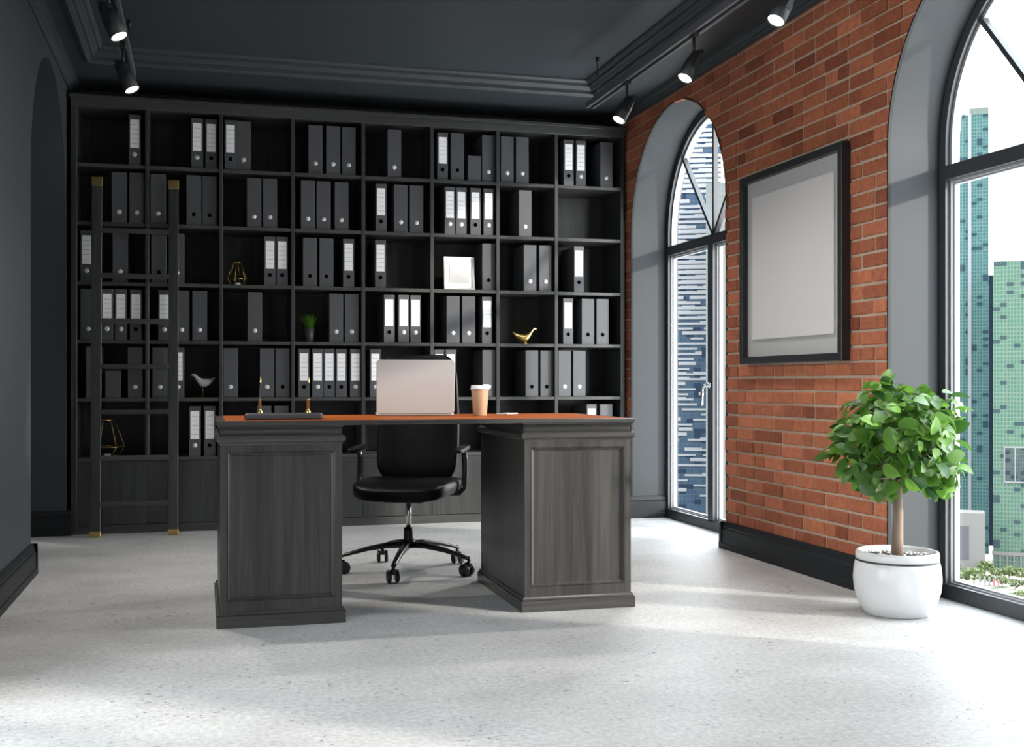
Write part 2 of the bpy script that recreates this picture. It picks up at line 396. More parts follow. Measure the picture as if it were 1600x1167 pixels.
struct(MB().box(XL - 0.3, WX + 0.09, YB, YB + 0.12, 0, 2.95).build('wall_back', M['wall']))

struct(MB().box(XL - 0.3, WX + 0.09, YF - 0.12, YF, 0, 2.95).build('wall_front_blocker', M['wall']))  # unseen wall behind the camera, added to cut frontal light

# ceiling: soffit ring, raised tray, mouldings
def ring(prof, x0, x1, y1, y0=-1.6):
    # prof = list of (inset, z); left, back and right runs with mitred corners
    vs = []; fs = []
    for d, z in prof: vs += [(x0 + d, y0, z), (x0 + d, y1 - d, z), (x1 - d, y1 - d, z), (x1 - d, y0, z)]
    for i in range(len(prof) - 1):
        for k in range(3): a = i * 4 + k; fs.append((a, a + 1, a + 5, a + 4))
    return vs, fs
TX0, TX1, TY1 = -0.645, 2.445, 7.03
vs, fs = ring([(0, ZS), (0, ZS)], XL, XR + 0.02, YB)
mb = MB()
YF_ = YF; YF = YC
o4 = [(XL - .02, YF, ZS), (XL - .02, YB + .02, ZS), (XR + .03, YB + .02, ZS), (XR + .03, YF, ZS)]
i4 = [(TX0, YF, ZS), (TX0, TY1, ZS), (TX1, TY1, ZS), (TX1, YF, ZS)]
mb.add(o4 + i4, [(0, 1, 5, 4), (1, 2, 6, 5), (2, 3, 7, 6)])
mb.box(TX0 - 0.02, TX1 + 0.02, YF, TY1 + 0.02, ZT, ZT + 0.1)
mb.box(XL - 0.3, WX + 0.09, YF, YB + 0.12, ZT + 0.085, ZT + 0.16)
struct(mb.build('ceiling', M['ceil']))
mb = MB(); p = [(0.0, 2.715), (0.012, 2.715), (0.014, 2.728), (0.022, 2.736), (0.024, 2.745), (0.034, 2.755), (0.046, 2.762), (0.048, 2.772), (0.056, 2.774), (0.056, ZS + 0.001)]
mb.add(*ring(p, XL, XR + 0.002, YB)); struct(mb.build('trim_2', M['ceil']), 'moulded cornice where walls meet ceiling')
mb = MB(); p = [(-0.012, ZS + 0.001), (-0.012, ZS - 0.012), (0.004, ZS - 0.014), (0.010, ZS - 0.004), (0.018, ZS + 0.002), (0.020, ZS + 0.020), (0.034, ZS + 0.022), (0.044, ZS + 0.034), (0.056, ZS + 0.042), (0.058, ZS + 0.056), (0.070, ZS + 0.058), (0.082, ZS + 0.070), (0.084, ZT + 0.001)]
mb.add(*ring(p, TX0, TX1, TY1)); struct(mb.build('trim_3', M['ceil']), 'stepped moulding around the raised ceiling panel')
YF = YF_

# baseboards: stretches between the openings, each with its returns
BBP = [(0, 0), (0.030, 0), (0.030, 0.032), (0.026, 0.036), (0.024, 0.108), (0.018, 0.114), (0.020, 0.124), (0.015, 0.138), (0.010, 0.148), (0, 0.150)]
def bb_run(mb, a, b_, nrm):
    # a, b_: floor points; profile leans towards nrm
    A, B, N = Vector((*a, 0)), Vector((*b_, 0)), Vector((*nrm, 0))
    n_ = len(BBP); vs = [A + N * d + Vector((0, 0, z)) for d, z in BBP] + [B + N * d + Vector((0, 0, z)) for d, z in BBP]
    mb.add(vs, [tuple(range(n_)), tuple(range(n_, 2 * n_))[::-1]] + [(i, i + 1, n_ + i + 1, n_ + i) for i in range(n_ - 1)])
def bb_side(name, x, sgn, centres, depth, YF):
    mb = MB(); edges = sorted([c - RAD for c in centres] + [c + RAD for c in centres]); e = [YF] + edges + [YB]
    for a, b_ in zip(e[::2], e[1::2]):
        a2 = a - 0.03 if a != YF else a; b2 = b_ + 0.03 if b_ != YB else b_
        bb_run(mb, (x, a2 if a == YF else a - 0.0), (x, b2 if b_ == YB else b_ + 0.0), (sgn, 0))
    for c in centres:                     # returns inside the openings
        bb_run(mb, (x + sgn * 0.03, c + RAD), (x - sgn * depth, c + RAD), (0, -1))
        bb_run(mb, (x + sgn * 0.03, c - RAD), (x - sgn * depth, c - RAD), (0, 1))
    return struct(mb.build(name, M['base']))
bb_side('baseboard_right', XR - 0.002, -1, WIN, 0.245, YR)
bb_side('baseboard_left', XL, 1, LW, 0.245, YL)

# windows
def arc_pts(c, R, z0, n=40, a0=0, a1=PI):
    return [(c - R, z0)] + [(c - R * math.cos(a0 + (a1 - a0) * k / n), SPR + R * math.sin(a0 + (a1 - a0) * k / n)) for k in range(n + 1)] + [(c + R, z0)]
def arch_band(mb, c, R, w, x0, x1, z0):
    o_ = arc_pts(c, R, z0); i_ = arc_pts(c, R - w, z0); n_ = len(o_)
    vs = [(x0, *p) for p in o_] + [(x0, *p) for p in i_] + [(x1, *p) for p in o_] + [(x1, *p) for p in i_]
    fs = []
    for k in range(n_ - 1):
        fs += [(k, k + 1, n_ + k + 1, n_ + k), (2 * n_ + k, 3 * n_ + k, 3 * n_ + k + 1, 2 * n_ + k + 1), (n_ + k, n_ + k + 1, 3 * n_ + k + 1, 3 * n_ + k), (k, 2 * n_ + k, 2 * n_ + k + 1, k + 1)]
    fs += [(0, n_, 3 * n_, 2 * n_), (n_ - 1, 3 * n_ - 1 - 0 + 0, 4 * n_ - 1, 2 * n_ - 1)] if False else [(0, n_, 3 * n_, 2 * n_)]
    mb.add(vs, fs)
def rect_band(mb, y0, y1, z0, z1, w, x0, x1):
    mb.box(x0, x1, y0, y0 + w, z0, z1); mb.box(x0, x1, y1 - w, y1, z0, z1)
    mb.box(x0, x1, y0 + w, y1 - w, z0, z0 + w); mb.box(x0, x1, y0 + w, y1 - w, z1 - w, z1)
mb = MB()
for c in WIN: arch_band(mb, c, RAD + 0.007, 0.008, XR - 0.002, XR + 0.012, 0.0)  # shade of the gap beside the bricks, drawn as a black strip
struct(mb.build('trim_4', M['base']), 'thin black strip standing for the dark gap around the arched openings')
TR0, TR1 = 1.785, 1.845
def make_window(name, c):
    e = bpy.data.objects.new(name, None); C.objects.link(e); e['kind'] = 'structure'
    e.location = (WX, c, 0)
    def L(mb, nm, mt): o = mb.build(nm, mt, e); o.data.transform(Matrix.Translation((-WX, -c, 0))); return o
    mb = MB(); R = RAD
    arch_band(mb, c, R, 0.042, WX, WX + 0.07, 0.0)
    mb.box(WX - 0.004, WX + 0.075, c - R + 0.03, c + R - 0.03, 0.0, 0.062)
    L(mb, 'window_frame', M['frame'])
    L(MB().box(WX - 0.006, WX + 0.07, c - R + 0.03, c + R - 0.03, TR0, TR1), 'transom', M['frame'])
    L(MB().box(WX - 0.004, WX + 0.07, c - 0.030, c + 0.045, 0.055, TR0), 'mullion', M['frame'])
    for a in (50, 90, 130):                # glazing bars of the fan
        d = Vector((0, math.cos(math.radians(a)), math.sin(math.radians(a)))); rr = R - 0.03
        zc = TR1 - 0.005
        t = -((zc - SPR) * d.z) + math.sqrt(((zc - SPR) * d.z) ** 2 + rr ** 2 - (zc - SPR) ** 2)
        mb = MB(); mb.box(-0.004, 0.026, -0.011, 0.011, 0, t, 0, T(WX + 0.015, c, zc, rx=math.radians(a - 90)))
        L(mb, 'glazing_bar', M['frame'])
    # light inner sashes
    ysp = ((c - R + 0.040, c - 0.028), (c + 0.043, c + R - 0.040))
    for y0, y1 in ysp:
        mb = MB(); rect_band(mb, y0, y1, 0.055, TR0 + 0.002, 0.013, WX + 0.02, WX + 0.060)
        rect_band(mb, y0 + 0.011, y1 - 0.011, 0.066, TR0 - 0.009, 0.010, WX + 0.032, WX + 0.056)
        s_ = L(mb, 'sash', M['sash'])
        p_ = MB().box(WX + 0.045, WX + 0.049, y0 + 0.018, y1 - 0.018, 0.074, TR0 - 0.016).build('pane', M['glass'], s_)
        p_.data.transform(Matrix.Translation((-WX, -c, 0)))
    mb = MB(); arch_band(mb, c, R - 0.040, 0.017, WX + 0.02, WX + 0.058, TR1 - 0.01)
    s_ = L(mb, 'arched_sash', M['sash'])
    poly = [(c - (R - 0.05), TR1)] + [(c - (R - 0.05) * math.cos(PI * k / 40), SPR + (R - 0.05) * math.sin(PI * k / 40)) for k in range(41)] + [(c + R - 0.05, TR1)]
    p_ = MB().prism(poly, WX + 0.045, WX + 0.049, 'x').build('pane', M['glass'], s_); p_.data.transform(Matrix.Translation((-WX, -c, 0)))
    mb = MB()                               # lever handle on the mullion
    yh = c + 0.005
    mb.lathe([(0.016, 0), (0.019, 0.004), (0.019, 0.010), (0.010, 0.014), (0.010, 0.034)], 20, 0, T(WX - 0.004, yh, 0.905, ry=-PI / 2))
    mb.tube([(WX - 0.036, yh, 0.905), (WX - 0.042, yh + 0.014, 0.900), (WX - 0.044, yh + 0.030, 0.885), (WX - 0.044, yh + 0.034, 0.85), (WX - 0.044, yh + 0.034, 0.775)], [0.009, 0.009, 0.009, 0.010, 0.010], 10)
    L(mb, 'handle', M['chrome'])
    return e
for i, c in enumerate(WIN): make_window('window_%d' % (i + 1), c)
for i, c in enumerate(LW[1:]):               # two unseen windows added to the left wall as fill light
    e = make_window('window_%d' % (i + 4), c); e.location = (XL - 0.25, c, 0); e.rotation_euler = (0, 0, PI)

# ---------------------------------------------------------------- bookcase
BY = 7.385; BD = 0.385
DIVX = [-0.335, 0.105, 0.548, 0.995, 1.446, 1.892, 2.299]
BX0, BX1 = -0.777, 2.790
ROWZ = [2.257, 1.901, 1.536, 1.182, 0.827, 0.462]      # tops of the shelves, from the top row down
t = thing('bookcase', 'huge black oak bookcase covering the back wall, open compartments over closed cupboards', 'bookcase', (1.0, BY, 0))
def LB(mb, nm, mt, par=t): o = mb.build(nm, mt, par); o.data.transform(Matrix.Translation((-1.0, -BY, 0))); return o
for x0, x1 in ((BX0, BX0 + 0.036), (BX1 - 0.030, BX1)): LB(MB().bbox(x0, x1, BY, BY + BD, 0, 2.60, 0.0015), 'side_panel', M['shelf'])
LB(MB().box(BX0 + 0.03, BX1 - 0.03, BY + BD - 0.014, BY + BD, 0.05, 2.61), 'back_panel', M['shelf'])
for x in DIVX: LB(MB().bbox(x - 0.0115, x + 0.0115, BY + 0.001, BY + BD - 0.014, ROWZ[-1], 2.60, 0.0015), 'divider', M['shelf'])
for z in ROWZ: LB(MB().bbox(BX0 + 0.03, BX1 - 0.03, BY + 0.004, BY + BD - 0.014, z - 0.022, z, 0.0015), 'shelf', M['shelfx'])
mb = MB(); mb.bbox(BX0, BX1, BY - 0.004, BY + BD, 2.598, 2.648, 0.002); mb.bbox(BX0 - 0.008, BX1 + 0.006, BY - 0.014, BY + BD, 2.648, 2.670, 0.002)
LB(mb, 'cornice', M['shelfx'])
LB(MB().bbox(BX0, BX1, BY - 0.002, BY + BD, 0, 0.052, 0.0015), 'plinth', M['shelfx'])
LB(MB().bbox(BX0 + 0.03, BX1 - 0.03, BY + 0.001, BY + BD - 0.014, 0.437, 0.4395, 0.0005), 'cupboard_top', M['shelfx'])
dx = [BX0 + 0.034] + DIVX + [BX1 - 0.028]
for a, b_ in zip(dx[:-1], dx[1:]): LB(MB().bbox(a + 0.0015, b_ - 0.0015, BY + 0.001, BY + 0.021, 0.055, 0.436, 0.0012), 'door', M['shelf'])

# ---------------------------------------------------------------- binders
BH = 0.311
def binder(kind, knob):
    w = 0.0885 if kind == 'wide' else 0.0705
    root = thing('binder', 'x', 'binder', (0, 0, 0)); d = 0.285
    mb = MB(); mb.bbox(-w / 2, w / 2, 0, 0.005, 0, BH, 0.0012); mb.bbox(-w / 2, -w / 2 + 0.003, 0.004, d, 0, BH, 0.0008); mb.bbox(w / 2 - 0.003, w / 2, 0.004, d, 0, BH, 0.0008)
    mb.build('cover', M['binder'], root)
    MB().box(-w / 2 + 0.006, w / 2 - 0.010, 0.02, d - 0.03, 0.008, BH - 0.014).build('pages', M['paper'], root)
    kz = BH * 0.215
    if knob == 'ring':
        k = MB().lathe([(0.0, 0.0045), (0.006, 0.004), (0.012, 0.0025), (0.0145, 0.0), (0.0145, -0.002)], 24, 0, T(0, 0, kz, rx=PI / 2)).build('finger_cap', M['knob'], root)
    elif knob == 'hole':
        mb = MB(); mb.lathe([(0.0, 0.0012), (0.0128, 0.0012), (0.0130, 0.0)], 24, 0, T(0, 0, kz, rx=PI / 2)); k = mb.build('finger_hole', M['void'], root)
        mb = MB(); mb.lathe([(0.0128, 0.0), (0.0130, 0.0020), (0.0148, 0.0020), (0.0152, 0.0)], 24, 0, T(0, 0, kz, rx=PI / 2)); mb.build('hole_rim', M['track'], k)
    if kind == 'label':
        z0, z1 = BH * 0.345, BH * 0.905; mb = MB(); mb.box(-0.026, 0.026, -0.0009, 0.001, z0, z1)
        for q in range(1, 6):
            z = z1 - (z1 - z0) * (q + 0.15) / 6.2; mb.box(-0.020, 0.022, -0.0012, 0.0, z - 0.0008, z + 0.0008, 1)
        mb.build('spine_label', [M['paper'], M['ink']], root)
    return root
def half_box():
    root = thing('magazine_box', 'x', 'box'); w = 0.088; d = 0.25; mb = MB(); h = 0.168
    mb.bbox(-w / 2, w / 2, 0, 0.004, 0, h, 0.001); mb.bbox(-w / 2, -w / 2 + 0.003, 0.003, d, 0, h, 0.001); mb.bbox(w / 2 - 0.003, w / 2, 0.003, d, 0, h, 0.001)
    mb.box(-w / 2, w / 2, 0.003, d, 0, 0.003); mb.build('box_body', M['binder'], root)
    MB().box(-w / 2 + 0.008, w / 2 - 0.02, 0.02, d - 0.01, 0.003, h - 0.012).build('papers', M['paper'], root)
    return root
BL = {}   # (row, col) -> list of (x0px, x1px, kind, knob)
def B(r_, c_, *items): BL[(r_, c_)] = items
Lr = 'label'; Wd = 'wide'; K = 'ring'; H = 'hole'; X = 'half'
B(1, 1, (201, 220, Lr, K)); B(1, 2, (298.6, 317.4, Lr, K), (320.5, 339.3, Lr, H)); B(1, 3, (351, 369, Lr, H), (369.3, 390, Wd, K))
B(1, 4, (481.6, 504.3, Wd, K), (509.5, 531.8, Wd, K), (533.9, 556.2, Wd, K)); B(1, 5, (604.7, 627.7, Wd, K))
B(1, 6, (683.4, 699.9, Lr, H), (703.7, 725.7, Wd, H), (730.8, 752, X, None), (752.8, 774.2, Wd, K))
B(1, 7, (782.4, 803, Wd, K), (805.4, 827.1, Wd, K)); B(1, 8, (881, 896.2, Lr, H), (900, 915.5, Lr, K), (937.4, 957.7, Wd, K))
B(2, 1, (174, 199, Wd, K), (201.7, 226.4, Wd, K)); B(2, 2, (234.8, 259, Wd, K), (291, 314.6, Wd, H), (315.8, 339.3, Wd, H)); B(2, 3, (385, 409, Wd, K), (410, 434, Wd, K))
B(2, 4, (469.2, 493, Wd, K), (494.3, 517, Wd, K), (522.5, 544.9, Wd, K)); B(2, 5, (586.8, 604, Lr, H), (615, 637.3, Wd, K), (639.8, 662, Wd, K))
B(2, 6, (695, 711, Lr, K), (713, 729, Lr, K), (735, 751, Lr, H), (755.3, 771.8, Lr, K)); B(2, 7, (810.3, 830.9, Wd, K))
B(3, 1, (126, 144.5, Lr, K), (175.3, 200.3, Wd, K)); B(3, 2, (235.8, 260.7, Wd, H), (264.5, 288.2, Wd, K)); B(3, 3, (412.6, 430.9, Lr, H), (432, 450, Lr, H))
B(3, 4, (472.6, 496.3, Wd, H), (498.8, 521.2, Wd, H), (536, 553.3, Lr, H)); B(3, 5, (586, 603, Lr, H)); B(3, 6, (753.3, 774, Wd, H)); B(3, 7, (818, 838.5, Wd, K), (842, 863, Wd, K)); B(3, 8, (897, 912.3, Lr, H))
B(4, 1, (126, 149.5, Wd, K), (158, 176.6, Lr, K), (179.2, 198.6, Lr, K), (203, 221.7, Lr, H)); B(4, 2, (247, 266, Lr, K), (272, 296, Wd, K), (300, 324, Wd, K)); B(4, 3, (386.6, 409.8, Wd, K))
B(4, 4, (514, 536.9, Wd, K), (538.4, 561, Wd, K)); B(4, 5, (599.6, 616.8, Lr, H), (622, 639.4, Lr, K), (641, 657.8, Lr, K)); B(4, 6, (697, 719, Wd, K), (721.5, 743, Wd, K), (753, 769.5, Lr, H)); B(4, 8, (880, 895.6, Lr, H), (908.7, 928.7, Wd, H), (931.5, 951.8, Wd, H))
B(5, 1, (134.7, 158.5, Wd, K), (164.3, 188.5, X, None), (199.7, 223.4, Wd, K)); B(5, 2, (237.5, 262, Wd, K), (269.3, 287.6, Lr, K)); B(5, 3, (348.8, 372, Wd, K), (405.4, 429, Wd, K), (430, 453.5, Wd, H))
B(5, 4, (466, 483.8, Lr, H), (487.8, 505, Lr, K), (506, 523.2, Lr, H), (524.6, 542, Lr, H), (547, 564, Lr, K)); B(5, 5, (578, 595, Lr, K)); B(5, 6, (678.7, 694.9, Lr, K), (696.3, 712.9, Lr, K), (754, 774.4, Wd, K))
B(5, 7, (820.7, 841.4, Wd, H), (844.3, 864.3, Wd, H)); B(5, 8, (873.3, 891.3, Wd, K), (895, 915.7, Wd, K))
B(6, 2, (295.4, 313.6, Lr, K), (318.5, 336.9, Lr, H)); B(6, 3, (401, 424, Wd, K), (428.4, 451.5, Wd, H)); B(6, 8, (917, 932, Lr, K), (937.5, 957, Wd, K))
cY, sY = math.cos(YAW), math.sin(YAW)
def bay_x(px, y):           # shelf position of a measured photo column at depth y
    u = (px - 800) / F_PX; D = y / (cY - u * sY); return D * sY + u * D * cY
RN = ['top row', 'second row', 'third row', 'fourth row', 'fifth row', 'bottom row']
CN = ['first bay from left', 'second bay from left', 'third bay from left', 'fourth bay from left', 'fourth bay from right', 'third bay from right', 'second bay from right', 'last bay on right']
NUM = {2: 'two', 3: 'three', 4: 'four', 5: 'five'}; ORD = ['leftmost', 'second', 'third', 'fourth', 'fifth']
edges = [BX0 + 0.036] + [x for x in DIVX] + [BX1 - 0.030]
protos = {}
for (r_, c_), items in sorted(BL.items()):
    lo = edges[c_ - 1] + (0.0115 if c_ > 1 else 0); hi = edges[c_] - (0.0115 if c_ < 8 else 0)
    last = lo
    n_it = len(items)
    for i, (p0, p1, kind, knob) in enumerate(items):
        jy = random.uniform(0.018, 0.032); x = bay_x((p0 + p1) / 2, BY + jy)
        w = 0.0705 if kind == 'label' else 0.0885
        x = max(x, last + w / 2 + 0.0012); x = min(x, hi - w / 2 - 0.001)
        last = x + w / 2
        key = (kind, knob)
        if key not in protos: protos[key] = half_box() if kind == 'half' else binder(kind, knob); o = protos[key]
        else: o = copy_tree(protos[key])
        o.location = (x, BY + jy, ROWZ[r_ - 1] + 0.0003)
        pos = '' if n_it == 1 else ', ' + (('rightmost' if i == n_it - 1 else ('leftmost' if i == 0 else ('middle' if n_it == 3 else ORD[i])))) + ' of ' + NUM[n_it]
        look = {('label', K): 'white-labelled binder, silver cap', ('label', H): 'white-labelled binder, black hole', ('wide', K): 'plain charcoal binder, silver cap', ('wide', H): 'plain charcoal binder, black hole', ('half', None): 'low charcoal magazine box'}[key]
        o['label'] = look + pos + ', ' + RN[r_ - 1] + ', ' + CN[c_ - 1]
        o['group'] = 'magazine boxes in the bookcase' if kind == 'half' else 'binders in the bookcase'

# ---------------------------------------------------------------- shelf ornaments
def lantern(name, label, x, y, z, h, R1, rot=0.3):
    t = thing(name, label, 'candle holder', (x, y, z), rot, 'brass wire candle holders')
    mb = MB(); lev = [(R1 * 0.62, 0.0), (R1, h * 0.27), (R1 * 0.45, h)]; n_ = 6; P_ = []
    for k, (r_, zz) in enumerate(lev): P_.append([(r_ * math.cos(2 * PI * i / n_), r_ * math.sin(2 * PI * i / n_), zz + 0.002) for i in range(n_)])
    wr = 0.0016
    for k in range(3):
        for i in range(n_): mb.tube([P_[k][i], P_[k][(i + 1) % n_]], wr, 6)
    for k in range(2):
        for i in range(n_): mb.tube([P_[k][i], P_[k + 1][i]], wr, 6)
    mb.prism([(p[0], p[1]) for p in P_[0]], 0.0005, 0.002, 'z')
    mb.build('wire_cage', M['gold'], t)
    cd = MB().lathe([(0.019, 0.003), (0.020, 0.005), (0.020, 0.017), (0.017, 0.019), (0.0, 0.018)], 20).build('tea_candle', M['wax'], t)
    MB().tube([(0, 0, 0.018), (0.001, 0, 0.026)], 0.0008, 6).build('wick', M['black'], cd)
    return t
lantern('candle_holder', 'small brass wire candle holder on the third row beside two white-labelled binders', 0.207, BY + 0.10, ROWZ[2], 0.145, 0.062)
lantern('candle_holder', 'larger brass wire candle holder on the bottom row behind the ladder', -0.575, BY + 0.115, ROWZ[5], 0.225, 0.100, 0.1)

def bird_mesh(mb, L, fat, mat, headup=1.0):
    # side profile lofted: x along body (head at -x), z up
    st = [(-0.52, 0.485, 0.004), (-0.46, 0.505, 0.016), (-0.41, 0.515, 0.044), (-0.35, 0.500, 0.072), (-0.28, 0.430, 0.105), (-0.20, 0.320, 0.145), (-0.10, 0.225, 0.178), (0.0, 0.185, 0.184), (0.12, 0.185, 0.178), (0.24, 0.215, 0.152), (0.35, 0.265, 0.112), (0.44, 0.330, 0.070), (0.50, 0.385, 0.028), (0.52, 0.410, 0.006)]
    vs = []; fs = []; n_ = 16
    for i, (x, z, r_) in enumerate(st):
        for k in range(n_):
            a = 2 * PI * k / n_; vs.append((x * L, r_ * L * 0.8 * fat * math.cos(a), z * L * headup + r_ * L * fat * math.sin(a)))
    for i in range(len(st) - 1):
        for k in range(n_): k2 = (k + 1) % n_; fs.append((i * n_ + k, i * n_ + k2, (i + 1) * n_ + k2, (i + 1) * n_ + k))
    fs += [tuple(range(n_))[::-1], tuple((len(st) - 1) * n_ + k for k in range(n_))]
    mb.add(vs, fs, 0, True, 0.5, mat)
t = thing('bird_figurine', 'white bird figurine on a thin brass stand, fifth row behind the ladder', 'figurine', (-0.005, BY + 0.09, ROWZ[4]))
mb = MB(); bird_mesh(mb, 0.148, 1.0, T(0, 0, 0.066)); mb.build('bird', M['marble'], t)
mb = MB(); mb.lathe([(0.016, 0.0), (0.017, 0.002), (0.015, 0.005), (0.003, 0.006), (0.0, 0.006)], 20); mb.tube([(0, 0, 0.004), (0, 0, 0.07)], 0.0022, 8); mb.build('stand', M['gold'], t)
t = thing('bird_figurine', 'golden bird figurine sitting low in an otherwise empty compartment', 'figurine', (2.105, BY + 0.09, ROWZ[3]), PI)
mb = MB(); bird_mesh(mb, 0.175, 0.95, T(0, 0, 0.004), 1.12); mb.lathe([(0.014, 0.0), (0.016, 0.002), (0.012, 0.008), (0.0, 0.010)], 20); mb.build('bird', M['gold'], t)

t = thing('photo_frame', 'small silver frame holding a blank square picture, on the third row', 'picture frame', (1.643, BY + 0.055, ROWZ[2]))
R_ = T(0, 0, 0.0015, rx=math.radians(-5)); w, h = 0.104, 0.222
mb = MB(); 
for a in ((-w, w, 0, 0.016), (-w, w, h - 0.016, h), (-w, -w + 0.016, 0.016, h - 0.016), (w - 0.016, w, 0.016, h - 0.016)): mb.bbox(a[0], a[1], 0, 0.016, a[2], a[3], 0.0015, 0, R_)
mb.build('frame', M['silverframe'], t)
MB().box(-w + 0.014, w - 0.014, 0.006, 0.009, 0.014, h - 0.014, 0, R_).build('mat_board', M['paper'], t)
MB().box(-0.066, 0.066, 0.0035, 0.006, 0.046, 0.178, 0, R_).build('picture', M['silverframe'], t)
mb = MB(); mb.box(-0.03, 0.03, 0.012, 0.015, 0.0, 0.16, 0, T(0, 0.058, 0.001, rx=math.radians(17))); mb.build('easel_leg', M['black'], t)

def grass_pot():
    t = thing('potted_grass', 'tuft of green grass in a small charcoal pot on the fourth row', 'plant', (0.660, BY + 0.10, ROWZ[3]))
    MB().lathe([(0.026, 0), (0.028, 0.002), (0.036, 0.092), (0.033, 0.092), (0.031, 0.080), (0.0, 0.080)], 24).build('pot', M['darkpot'], t)
    mb = MB(); rn = random.Random(5)
    for k in range(420):
        a = rn.uniform(0, 2 * PI); r_ = rn.uniform(0, 0.026); h = rn.uniform(0.075, 0.125); lean = rn.uniform(0.005, 0.055) * (0.5 + r_ / 0.026)
        w = 0.0014; d = Vector((math.cos(a), math.sin(a), 0)); s_ = Vector((-d.y, d.x, 0)); p0 = d * r_ + Vector((0, 0, 0.079)); vs = []
        for q in range(4):
            f = q / 3; p = p0 + d * lean * f * f * 1.3 + Vector((0, 0, h * (f - 0.18 * f * f))); ww = w * (1 - f * 0.85); vs += [p - s_ * ww, p + s_ * ww]
        mb.add(vs, [(0, 1, 3, 2), (2, 3, 5, 4), (4, 5, 7, 6)], 0, False, rn.random())
    mb.build('grass_blades', M['grass'], t, weld=False)
grass_pot()

# ---------------------------------------------------------------- ladder
t = thing('library_ladder', 'black wooden library ladder with brass caps leaning on the bookcase', 'ladder', (-0.40, 7.2, 0))
LBt, LTp = 7.225, 7.352; HL = 2.165; ang = math.atan2(LTp - LBt, HL); LEN = HL / math.cos(ang)
base = T(0, LBt - 7.2, 0, rx=-ang)
for xc in (-0.222, 0.222):
    MB().bbox(xc - 0.029, xc + 0.029, -0.011, 0.011, 0.02, LEN - 0.025, 0.002, 0, base).build('rail', M['shelf'], t)
    MB().bbox(xc - 0.031, xc + 0.031, -0.013, 0.013, 0.003, 0.036, 0.0015, 0, base).build('foot_cap', M['gold'], t)
    MB().bbox(xc - 0.031, xc + 0.031, -0.013, 0.013, LEN - 0.055, LEN, 0.0015, 0, base).build('top_cap', M['gold'], t)
for zz in (0.195, 0.470, 0.745, 1.020, 1.295, 1.570, 1.845):
    MB().bbox(-0.194, 0.194, -0.012, 0.012, zz - 0.0145, zz + 0.0145, 0.002, 0, base).build('rung', M['shelfx'], t)

# ---------------------------------------------------------------- desk
DX0, DX1, DY0, DY1 = 0.046, 1.712, 4.412, 5.185; DZ = 0.776
t = thing('executive_desk', 'large black oak pedestal desk with an orange-brown top in mid-room', 'desk', (0.879, 4.8, 0))
def LD(mb, nm, mt, par=t): o = mb.build(nm, mt, par); o.data.transform(Matrix.Translation((-0.879, -4.8, 0))); return o
mb = MB(); mb.bbox(DX0, DX1, DY0, DY1, DZ - 0.0185, DZ - 0.001, 0.003); LD(mb, 'desktop', M['deskx'])
LD(MB().box(DX0 + 0.034, DX1 - 0.034, DY0 + 0.022, DY1 - 0.022, DZ - 0.004, DZ), 'leather_inset', M['top'])
def sweep_rect(mb, prof, x0, x1, y0, y1):
    vs = []; fs = []
    for d, z in prof: vs += [(x0 + d, y0 + d, z), (x1 - d, y0 + d, z), (x1 - d, y1 - d, z), (x0 + d, y1 - d, z)]
    for i in range(len(prof) - 1):
        for k in range(4): a = i * 4; fs.append((a + k, a + (k + 1) % 4, a + 4 + (k + 1) % 4, a + 4 + k))
    mb.add(vs, fs)
crown = [(0.003, DZ - 0.018), (0.006, DZ - 0.022), (0.014, DZ - 0.028), (0.021, DZ - 0.036), (0.0235, DZ - 0.044), (0.021, DZ - 0.050), (0.012, DZ - 0.054), (0.004, DZ - 0.059), (0.0, DZ - 0.066), (0.0, DZ - 0.073), (0.004, DZ - 0.080), (0.011, DZ - 0.085), (0.012, DZ - 0.090), (0.018, DZ - 0.092)]
plinth = [(0.018, 0.066), (0.014, 0.060), (0.010, 0.058), (0.006, 0.054), (0.004, 0.048), (0.007, 0.046), (0.007, 0.044), (0.0, 0.044), (0.0, 0.0)]
